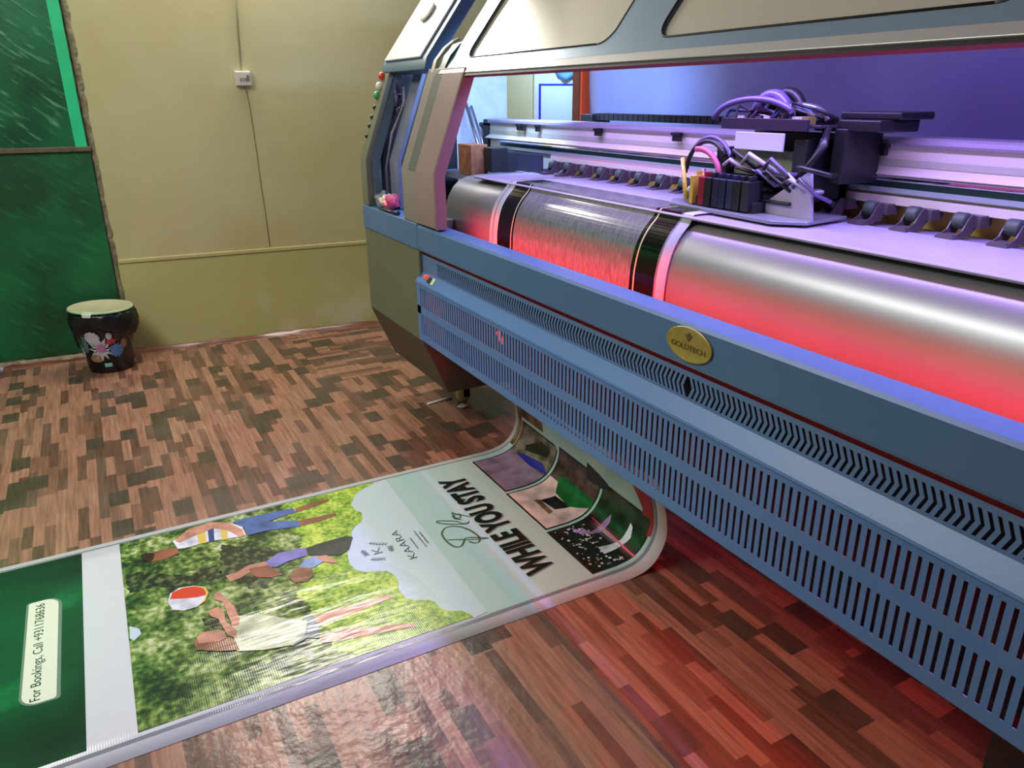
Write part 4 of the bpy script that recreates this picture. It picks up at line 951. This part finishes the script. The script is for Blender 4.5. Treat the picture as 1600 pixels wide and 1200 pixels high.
def art_mesh(name, items, label=None, parent=None):
    """items: (polygon or (verts, faces), material, layer)"""
    bm = bmesh.new(); ly = bm.verts.layers.float.new('lay'); mats = []
    for geo, mt, lay in items:
        if mt not in mats: mats.append(mt)
        i = mats.index(mt)
        if isinstance(geo, tuple): vs, fs = geo
        else:
            vs = geo; fs = tessellate_polygon([[Vector((p[0], p[1], 0)) for p in geo]])
        vv = []
        for p in vs:
            v = bm.verts.new((p[0], p[1], 0)); v[ly] = lay; vv.append(v)
        for f in fs:
            try: bm.faces.new([vv[j] for j in f]).material_index = i
            except ValueError: pass
    smax = max(v.co.y for v in bm.verts); smin = min(v.co.y for v in bm.verts)
    for s in SLEV:
        if smin < s < smax:
            bmesh.ops.bisect_plane(bm, geom=bm.verts[:]+bm.edges[:]+bm.faces[:], plane_co=(0, s, 0), plane_no=(0, 1, 0), dist=1e-6)
    for v in bm.verts:
        v.co = BMAP(v.co.x, v.co.y, 0.0006 + 0.00045*max(v[ly], 0))
    for f in bm.faces:
        y, z, ty, tz = prof_at(1.3)
    me = bpy.data.meshes.new(name); bm.normal_update()
    for f in bm.faces:
        c = f.calc_center_median(); nn = Vector((0, 0, 1)) if c.z < 0.004 else Vector((0, -1, 0.6))
        if f.normal.dot(nn) < 0: f.normal_flip()
    bm.to_mesh(me); bm.free()
    for x in mats: me.materials.append(x)
    return link(name, me, parent or BN, label)
def rect(x0, x1, s0, s1): return [(x0, s0), (x1, s0), (x1, s1), (x0, s1)]
def text_on(body, xr, xl, sbase, h, bold=0.0):
    """reads towards -x, letters' tops towards -s"""
    vs, fs = text_mesh(body, bold)
    return ([(xr + (xl-xr)*a, sbase - h*b) for a, b in vs], fs)
def stroke(pts, w0, n=3):
    P = catmull([tuple(p) for p in pts], n) if len(pts) > 3 else pts
    vs = []; fs = []
    for j, p in enumerate(P):
        a = Vector(P[max(j-1, 0)]); b = Vector(P[min(j+1, len(P)-1)]); t = (b-a)
        if t.length < 1e-6: t = Vector((1, 0))
        t.normalize(); nn = Vector((-t[1], t[0]))*w0*(0.6+0.7*abs(t[0]))
        vs += [(p[0]+nn[0], p[1]+nn[1]), (p[0]-nn[0], p[1]-nn[1])]
        if j: fs.append((2*j-2, 2*j-1, 2*j+1, 2*j))
    return (vs, fs)

# the sheet itself
vs = []; fs = []
levels = [-2.0, -1.0, 0.0, 0.6] + SLEV
nx = 10
for s in levels:
    for q in range(nx+1): vs.append(BMAP(BL+BW*q/nx, s))
for j in range(len(levels)-1):
    for q in range(nx): fs.append((j*(nx+1)+q, j*(nx+1)+q+1, (j+1)*(nx+1)+q+1, (j+1)*(nx+1)+q))
me = bpy.data.meshes.new('vinyl_sheet'); me.from_pydata(vs, [], fs); me.materials.append(I['white'])
sheet = link('vinyl_sheet', me, BN, 'white vinyl of the banner'); sm = sheet.modifiers.new('s', 'SOLIDIFY'); sm.thickness = 0.0008; sm.offset = -1
for p_ in me.polygons: p_.use_smooth = True
bx0, bx1 = -2.553, -1.632       # printed width inside the margins
art_mesh('margin_lines', [(rect(-2.562, -2.556, -2.0, 2.62), I['grey'], 0), (rect(-1.620, -1.607, -2.0, 2.0), I['grey'], 0), (rect(-1.603, -1.597, 2.0, 2.62), I['grey'], 0)], 'thin grey lines along both margins')
# dark green panel with telephone pill
art_mesh('green_panel', [(rect(bx0, -1.634, -1.9, -0.230), I['green'], 0)], 'dark green printed panel')
def pill(x0, x1, s0, s1, r):
    pts = []
    for cx, cs, a0, rr in ((x1-r, s0+r, -90, r), (x1-0.008, s1-0.008, 0, 0.008), (x0+r, s1-r, 90, r), (x0+0.008, s0+0.008, 180, 0.008)):
        for q in range(7):
            a = R(a0+90*q/6); pts.append((cx+rr*math.cos(a), cs+rr*math.sin(a)))
    return pts
art_mesh('phone_pill', [(pill(-2.327, -1.852, -0.376, -0.284, 0.045), I['pillshade'], 1), (pill(-2.325, -1.857, -0.370, -0.293, 0.04), I['pill'], 2)], 'cream pill shape on the green panel')
art_mesh('phone_lettering', [(text_on('For Bookings, Call +9311768636', -1.868, -2.308, -0.321, 0.031, 0.0), I['text'], 3)], 'small lettering reading For Bookings, Call +9311768636')
def roughen(poly, amp, step, seed=1, ax=0.35):
    rn_ = random.Random(seed); out = []
    for j, p in enumerate(poly):
        if ax < 0.3 and j == len(poly)-1: break
        q = poly[(j+1) % len(poly)]; L_ = math.hypot(q[0]-p[0], q[1]-p[1]); n_ = max(1, int(L_/step))
        for k2 in range(n_): 
            t = k2/n_; out.append((p[0]+(q[0]-p[0])*t + rn_.uniform(-amp, amp)*ax, p[1]+(q[1]-p[1])*t + rn_.uniform(-amp, amp)))
    return out
# garden photograph with scalloped edge
cl = ART['cloud']
gd = []
base = [(bx0, -0.118)] + [(bx0, 0.768)] + cl + [(-1.634, 0.752), (-1.634, -0.122)]
base = [(bx0, -0.118)] + cl + [(-1.634, 0.752), (-1.634, -0.122)]
base.insert(1, (bx0, 0.768))
gd.append((base, I['leaf'], 1))
# lawn: everything beyond a ragged line, clipped to the cloud edge
lawn = [(bx0, 0.42), (bx0, 0.768)] + cl + [(-1.634, 0.752), (-1.634, 0.42)] + roughen([(-1.64, 0.42), (-1.70, 0.36), (-1.76, 0.39), (-1.84, 0.34), (-1.92, 0.36), (-1.98, 0.33), (-2.04, 0.37), (-2.12, 0.40), (-2.18, 0.42), (-2.24, 0.41), (-2.30, 0.43), (-2.36, 0.40), (-2.44, 0.43), (-2.545, 0.41)][::1], 0.011, 0.009, 1, 0.2)
gd.append((lawn, I['grass'], 2))
for n_ in ('dark1', 'dark2', 'dark3'): gd.append((roughen(ART[n_], 0.005, 0.010, 3, 1.0), I['darkleaf'], 2.5))
gd.append((ART['sky'], I['sky'], 2.5))
art_mesh('garden_photograph', gd, 'printed photograph of a leafy garden and lawn')
def figure(names, label):
    art_mesh('printed_figure', [(ART[n_], I[c_], l_) for n_, c_, l_ in names], label)
figure((('man_leg1', 'skin_dk', 4), ('man_leg2', 'skin_dk', 4), ('man_head', 'skin_dk', 4), ('man_hair', 'hair', 5), ('man_shirt', 'shirt', 4.5), ('man_stripe1', 'yellow', 5), ('man_stripe2', 'navy', 5), ('man_stripe3', 'yellow', 5), ('man_shorts', 'denim', 5), ('man_arm', 'skin', 6)), 'printed person in a striped shirt and blue shorts')
figure((('b_arm', 'skin', 4), ('b_arm2', 'skin_dk', 4.5), ('b_shirt', 'purple', 5), ('b_trousers', 'trouser', 5.5)), 'printed person in a purple shirt leaning over')
figure((('c_shirt', 'ltblue', 6), ('c_head', 'hair_lt', 6.5), ('c_arm', 'skin', 6.5)), 'printed child in light blue')
figure((('w_leg1', 'skin', 4), ('w_leg2', 'skin', 4), ('w_shorts', 'shorts', 5), ('w_top', 'top', 5.5), ('w_arm1', 'skin', 6), ('w_arm2', 'skin', 6.5), ('w_hair', 'hair_lt', 6), ('w_face', 'skin', 7)), 'printed person in a pale top reaching for the ball')
art_mesh('printed_ball', [(ART['ball_w'], I['shirt'], 4), (ART['ball_r'], I['red'], 5), (ART['ball_y'], I['yellow'], 5.5)], 'printed red and white beach ball')
# pale blue cloud and mint panel
cloudpoly = cl + [(-1.634, 0.80), (bx0, 0.82)]
art_mesh('pale_panel', [(cloudpoly, I['sky'], 1), (rect(bx0, -1.622, 0.80, 2.18), I['mint'], 0.5)], 'pale blue and mint printed ground')
# emblem and name
em = []
for k0, (cx, cs) in enumerate(((-2.136, 0.640), (-2.098, 0.590), (-2.040, 0.607), (-2.074, 0.660))):
    ang = (-100, 170, 80, -10)[k0]
    base_a = [(-2.148, 0.615, -2.112, 0.665), (-2.118, 0.582, -2.080, 0.588), (-2.052, 0.590, -2.034, 0.632), (-2.062, 0.668, -2.095, 0.672)][k0]
    x0, s0, x1, s1 = base_a
    em.append((stroke([(x0, s0), ((x0+x1)/2 + 0.004, (s0+s1)/2), (x1, s1)], 0.0012), I['script'], 3))
    for q in range(6):
        t = (q+0.5)/6; px, ps = x0+(x1-x0)*t, s0+(s1-s0)*t
        L_ = math.hypot(x1-x0, s1-s0); tx, ts = (x1-x0)/L_, (s1-s0)/L_
        for sg in (-1, 1):
            ex, es = px + (tx*0.8 - ts*sg)*0.010, ps + (ts*0.8 + tx*sg)*0.010
            em.append(([(px, ps), ((px+ex)/2 + ts*0.003, (ps+es)/2 - tx*0.003), (ex, es), ((px+ex)/2 - ts*0.003, (ps+es)/2 + tx*0.003)], I['shorts'], 3))
em.append((text_on('K', -2.072, -2.112, 0.640, 0.030, 0.0), I['shorts'], 3))
art_mesh('leaf_emblem', em, 'small leafy wreath emblem around a letter K')
art_mesh('name_lettering', [(text_on('KAARA', -1.990, -2.178, 0.728, 0.026, -0.012), I['text'], 3)], 'dark lettering reading KAARA')
small = []
for s_, xa, xb in ((0.752, -2.036, -2.104), (0.780, -2.034, -2.142), (0.794, -2.050, -2.130)):
    x = xa
    while x > xb:
        wd = 0.004+0.004*random.random()
        small.append((rect(x-wd, x, s_-0.007+0.003*random.random(), s_), I['shorts'], 3)); x -= wd+0.002
art_mesh('small_print', small, 'three short lines of tiny print')
# script word and headline
art_mesh('script_lettering', [(stroke(ART['s1'], 0.0028), I['script'], 3), (stroke(ART['s1b'], 0.002), I['script'], 3.5), (stroke(ART['s2'], 0.002), I['script'], 4), (stroke(ART['s3'], 0.002), I['script'], 4.5)], 'thin green handwritten word Play')
hl = text_on('WHILE YOU STAY', -1.722, -2.432, 1.094, 0.106, 0.045); hs_ = text_on('WHILE YOU STAY', -1.718, -2.428, 1.099, 0.106, 0.045)
art_mesh('headline_lettering', [(hs_, I['shorts'], 2.5), (hl, I['text'], 5)], 'bold dark lettering reading WHILE YOU STAY')
# three room pictures
def clip_corner(x0, x1, s0, s1, r):
    pts = [(x0, s0), (x1, s0)]
    for q in range(9):
        a = R(90*q/8); pts.append((x1-r+r*math.cos(a), s1-r+r*math.sin(a)))
    pts.append((x0, s1)); return pts
art_mesh('room_picture', [(clip_corner(-2.521, -2.233, 1.181, 1.490, 0.03), I['frame'], 1), (rect(-2.514, -2.240, 1.188, 1.482), I['roomgrey'], 2), (rect(-2.514, -2.240, 1.188, 1.352), I['lilac'], 3), (ART['P1blue'], I['royal'], 4), (ART['P1chair'], I['frame'], 5)], 'printed picture with a lilac floor and dark chair')
art_mesh('room_picture', [(clip_corner(-2.220, -1.928, 1.176, 1.496, 0.03), I['frame'], 1), (rect(-2.213, -1.936, 1.184, 1.372), I['pinkroom'], 2), (rect(-2.213, -1.936, 1.372, 1.488), I['roombrown'], 2.5), (ART['P2green'], I['bedgreen'], 3.5), (ART['P2black'], I['black'], 3), (ART['P2wood'], I['wood'], 4)], 'printed picture of a pink room with a green bed')
art_mesh('room_picture', [(clip_corner(-1.916, -1.636, 1.171, 1.488, 0.03), I['frame'], 1), (rect(-1.909, -1.643, 1.178, 1.36), I['black'], 2), (rect(-1.909, -1.643, 1.358, 1.48), I['forest'], 2.5), (ART['P3fig'], I['violet'], 4), (ART['P3fig2'], I['shirt'], 4.5), (ART['P3laser'], I['pink'], 5)], 'printed picture of dancers in a dark hall with a pink light ray')
rn = random.Random(5); dots = []
for q in range(95):
    px = -1.90+0.25*rn.random(); ps = 1.19+0.12*rn.random(); r_ = 0.002+0.004*rn.random()
    dots.append(([(px+r_*math.cos(R(60*a)), ps+r_*math.sin(R(60*a))) for a in range(6)], I['shirt' if q % 3 else 'skin'], 3.6))
art_mesh('crowd_dots', dots, 'pale specks of the printed crowd', None)
# upper artwork on the hanging part
art_mesh('upper_artwork', [(rect(-2.553, -2.34, 1.505, 1.86), I['wood'], 1), (rect(-2.553, -2.525, 1.37, 1.505), I['wood'], 1.2),
                           (rect(-2.34, -1.624, 1.590, 1.60), I['cone'], 1.1), (rect(-2.33, -1.83, 1.585, 1.632), I['darkbar'], 2), (rect(-2.30, -1.75, 1.66, 1.86), I['darkbar'], 1.5),
                           ([(-1.755, 1.62), (-1.624, 1.66), (-1.624, 1.43), (-1.640, 1.42), (-1.690, 1.425), (-1.685, 1.50), (-1.72, 1.56)], I['deepred'], 2),
                           (rect(-1.83, -1.624, 1.62, 1.90), I['deepred'], 1.8)], 'brown, dark and red artwork on the hanging part of the banner')
# artwork on the platen: dark printed field between black bands with fine cream lines
SE = STOT - (1.66-1.45)        # printing ends here on the bed
art_mesh('platen_print', [(rect(-2.400, -1.700, 2.18, SE), I['drumprint'], 1)], 'dark printed field with a fine vertical texture')
art_mesh('black_band', [(rect(-2.520, -2.400, 2.18, SE), I['band'], 1.5), (rect(-2.418, -2.412, 2.18, SE), I['cream'], 2.2)], 'black printed band with a fine cream line')
art_mesh('black_band', [(rect(-1.712, -1.604, 2.18, SE), I['band'], 1.5), (rect(-1.696, -1.690, 2.18, SE), I['cream'], 2.2)], 'black printed band with a fine cream line')

# ------------------------------------------------------------------ bucket
bcx, bcy = wx(-0.055)+0.235, -0.055
BK = thing('round_bucket', (bcx, bcy, 0), 'black round bucket with pale lid and flowered wrap, against the green sheet', 'bucket')
BT = Matrix.Translation((bcx, bcy, 0))
MB().lathe([(0.001, 0), (0.106, 0), (0.112, 0.005), (0.150, 0.33), (0.156, 0.334), (0.146, 0.334), (0.108, 0.02), (0.001, 0.02)], 48, M=BT).build('body', mat('bucket_black', (22, 24, 26), 0.35), BK)
def petal_wrap():
    mb = MB(); rn = random.Random(11)
    def P(a, z, d=0.0015):
        r_ = 0.112 + 0.038*(z/0.33) + d
        return (bcx + r_*math.cos(a), bcy + r_*math.sin(a), z)
    def blobp(a0, z0, ra, rz, k_, mt, d, spin=0.0):
        i = mb.mi(mt); n = 24
        c = mb.bm.verts.new(P(a0, z0, d)); ring = []
        for q in range(n):
            t = 2*math.pi*q/n; f_ = (1 if q % 2 == 0 else k_)
            ring.append(mb.bm.verts.new(P(a0+1.25*ra*f_*math.cos(t+spin), z0+1.2*rz*f_*math.sin(t+spin), d)))
        for q in range(n): mb.bm.faces.new([c, ring[q], ring[(q+1) % n]]).material_index = i
    fw_ = mat('petal_white', (176, 178, 186), 0.4); fp = mat('petal_pink', (170, 110, 150), 0.4); fb = mat('petal_blue', (84, 120, 170), 0.4)
    fo = mat('petal_brown', (150, 112, 82), 0.4); fr = mat('petal_red', (180, 50, 50), 0.4); ft_ = mat('petal_teal', (70, 110, 120), 0.4)
    blobp(-0.30, 0.145, 0.40, 0.060, 0.55, fw_, 0.0020); blobp(-0.28, 0.150, 0.18, 0.026, 0.6, fp, 0.0030)
    blobp(0.30, 0.130, 0.24, 0.036, 0.75, fb, 0.0022, 0.2)
    blobp(0.12, 0.185, 0.17, 0.016, 0.7, fr, 0.0024); blobp(0.08, 0.215, 0.09, 0.018, 0.9, fw_, 0.0028)
    blobp(-0.55, 0.210, 0.26, 0.030, 0.85, fw_, 0.0018); blobp(-0.95, 0.170, 0.16, 0.045, 0.8, ft_, 0.0020)
    blobp(-0.55, 0.090, 0.26, 0.020, 0.8, fo, 0.0018); blobp(0.62, 0.16, 0.14, 0.03, 0.6, fo, 0.0020); blobp(-1.3, 0.12, 0.2, 0.04, 0.6, fw_, 0.002)
    return mb
petal_wrap().build('flowered_wrap', None, BK, 'printed wrap with white, pink and blue flowers')
def PB(a, z, d):
    r_ = 0.112 + 0.038*(z/0.33) + d; return Vector((bcx + r_*math.cos(a), bcy + r_*math.sin(a), z))
mb = MB(); q0 = [[PB(a, z, 0.003) for z in (0.040, 0.062)] for a in (-0.28, -0.18, -0.08, 0.02)]
for a, b in zip(q0, q0[1:]): mb.bm.faces.new([mb.bm.verts.new(v) for v in (a[0], b[0], b[1], a[1])])
mb.build('small_label', mat('label_mint', (130, 190, 165), 0.4), BK, 'small mint label')
# bin liner draped over the rim
mb = MB(); rn = random.Random(4); n = 72; rings = []
drop = [0.085+0.02*math.sin(3*t*2*math.pi/n)+0.012*rn.random() + (0.10*math.exp(-((t/n*2*math.pi-5.15)/0.10)**2)) + (0.06*math.exp(-((t/n*2*math.pi-1.25)/0.5)**2)) for t in range(n)]
for lv in range(7):
    r_l = []
    for t in range(n):
        a = 2*math.pi*t/n; z = 0.337 - drop[t]*lv/6
        r_ = 0.157 + 0.007*math.sin(lv*0.55) + 0.004*math.sin(a*13+lv) + 0.003*math.sin(a*29+2*lv) + 0.012*math.exp(-((a-1.2)/0.6)**2)*math.sin(lv*0.5)
        r_l.append(mb.bm.verts.new((bcx+r_*math.cos(a), bcy+r_*math.sin(a), z)))
    rings.append(r_l)
for a, b in zip(rings, rings[1:]):
    for t in range(n): mb.bm.faces.new([a[t], a[(t+1) % n], b[(t+1) % n], b[t]]).smooth = True
o = mb.build('bin_liner', mat('liner_black', (18, 20, 24), 0.3, bump=0.4, bscale=40), BK, 'crumpled black liner folded over the rim'); sm = o.modifiers.new('s', 'SOLIDIFY'); sm.thickness = 0.0012
LT = Matrix.Translation((bcx, bcy, 0.339)) @ Matrix.Rotation(R(-2.5), 4, 'X')
lidm = mat('bucket_lid', (178, 176, 140), 0.5, var=0.08, scale=12)
ld = MB().lathe([(0.001, 0), (0.157, 0), (0.161, 0.004), (0.159, 0.011), (0.150, 0.013), (0.147, 0.009), (0.001, 0.009)], 56, M=LT).build('lid', lidm, BK, 'pale yellowish lid with a green rim')
sub(MB().lathe([(0.150, 0.0125), (0.1605, 0.0085), (0.1625, 0.003), (0.1615, 0.0025), (0.158, 0.010), (0.150, 0.0125)], 56, M=LT, cap=False).build('lid_rim', mat('lid_rim_green', (110, 180, 130), 0.4), ld, 'pale green rim'), ld)
mb = MB(); av = [-0.60, -0.50, -0.40, -0.30]
tp = [LT @ Vector((0.150*math.cos(a), 0.150*math.sin(a), 0.0145)) for a in av]; t2 = [LT @ Vector((0.166*math.cos(a), 0.166*math.sin(a), 0.004)) for a in av]; t3 = [LT @ Vector((0.169*math.cos(a*0.8-0.09), 0.169*math.sin(a*0.8-0.09), -0.012)) for a in av]
for A_, B_ in ((tp, t2), (t2, t3)):
    for j in range(3): mb.bm.faces.new([mb.bm.verts.new(v) for v in (A_[j], A_[j+1], B_[j+1], B_[j])])
sub(mb.build('lid_tab', mat('tab_white', (190, 214, 196), 0.5), ld, 'white tab'), ld)

# ------------------------------------------------------------------ small things on the floor
st = MB().tube([(-3.185, 1.262, 0.006), (-3.206, 1.40, 0.006)], 0.006, n=8).build('white_rod', M_white_pl)
st['label'] = 'thin white rod lying on the floor beside the caster wheel'; st['category'] = 'rod'
mb = MB(); rn = random.Random(2)
sp = blob('paper_scrap', -3.075, 1.405, 0.008, 0.022, 0.030, 0.008, mat('scrap_white', (215, 215, 215), 0.6), None, 8, 0.35, 2, 'crumpled white scrap on the floor under the caster wheel')
sp['category'] = 'scrap'
wr_ = thing('leaning_rolls', (-4.72, -0.66, 0), 'white tubular ends lying on the floor at the far left by the green sheet', 'tubes')
wr_ = bpy.data.objects.remove(wr_)
for j, (a, b, r_, lb) in enumerate((((-4.735, -0.585, 0.020), (-4.70, -1.25, 0.42), 0.018, 'upper of two white tubes leaning at the far left edge by the green sheet'), ((-4.655, -0.612, 0.019), (-4.55, -1.25, 0.30), 0.018, 'lower of two white tubes leaning at the far left edge by the green sheet'))):
    o = MB().tube([a, b], r_, n=16).build('white_tube', mat('tube_white', (205, 208, 220), 0.4)); o['label'] = lb; o['category'] = 'tube'; o['group'] = 'white tubes at the far left'
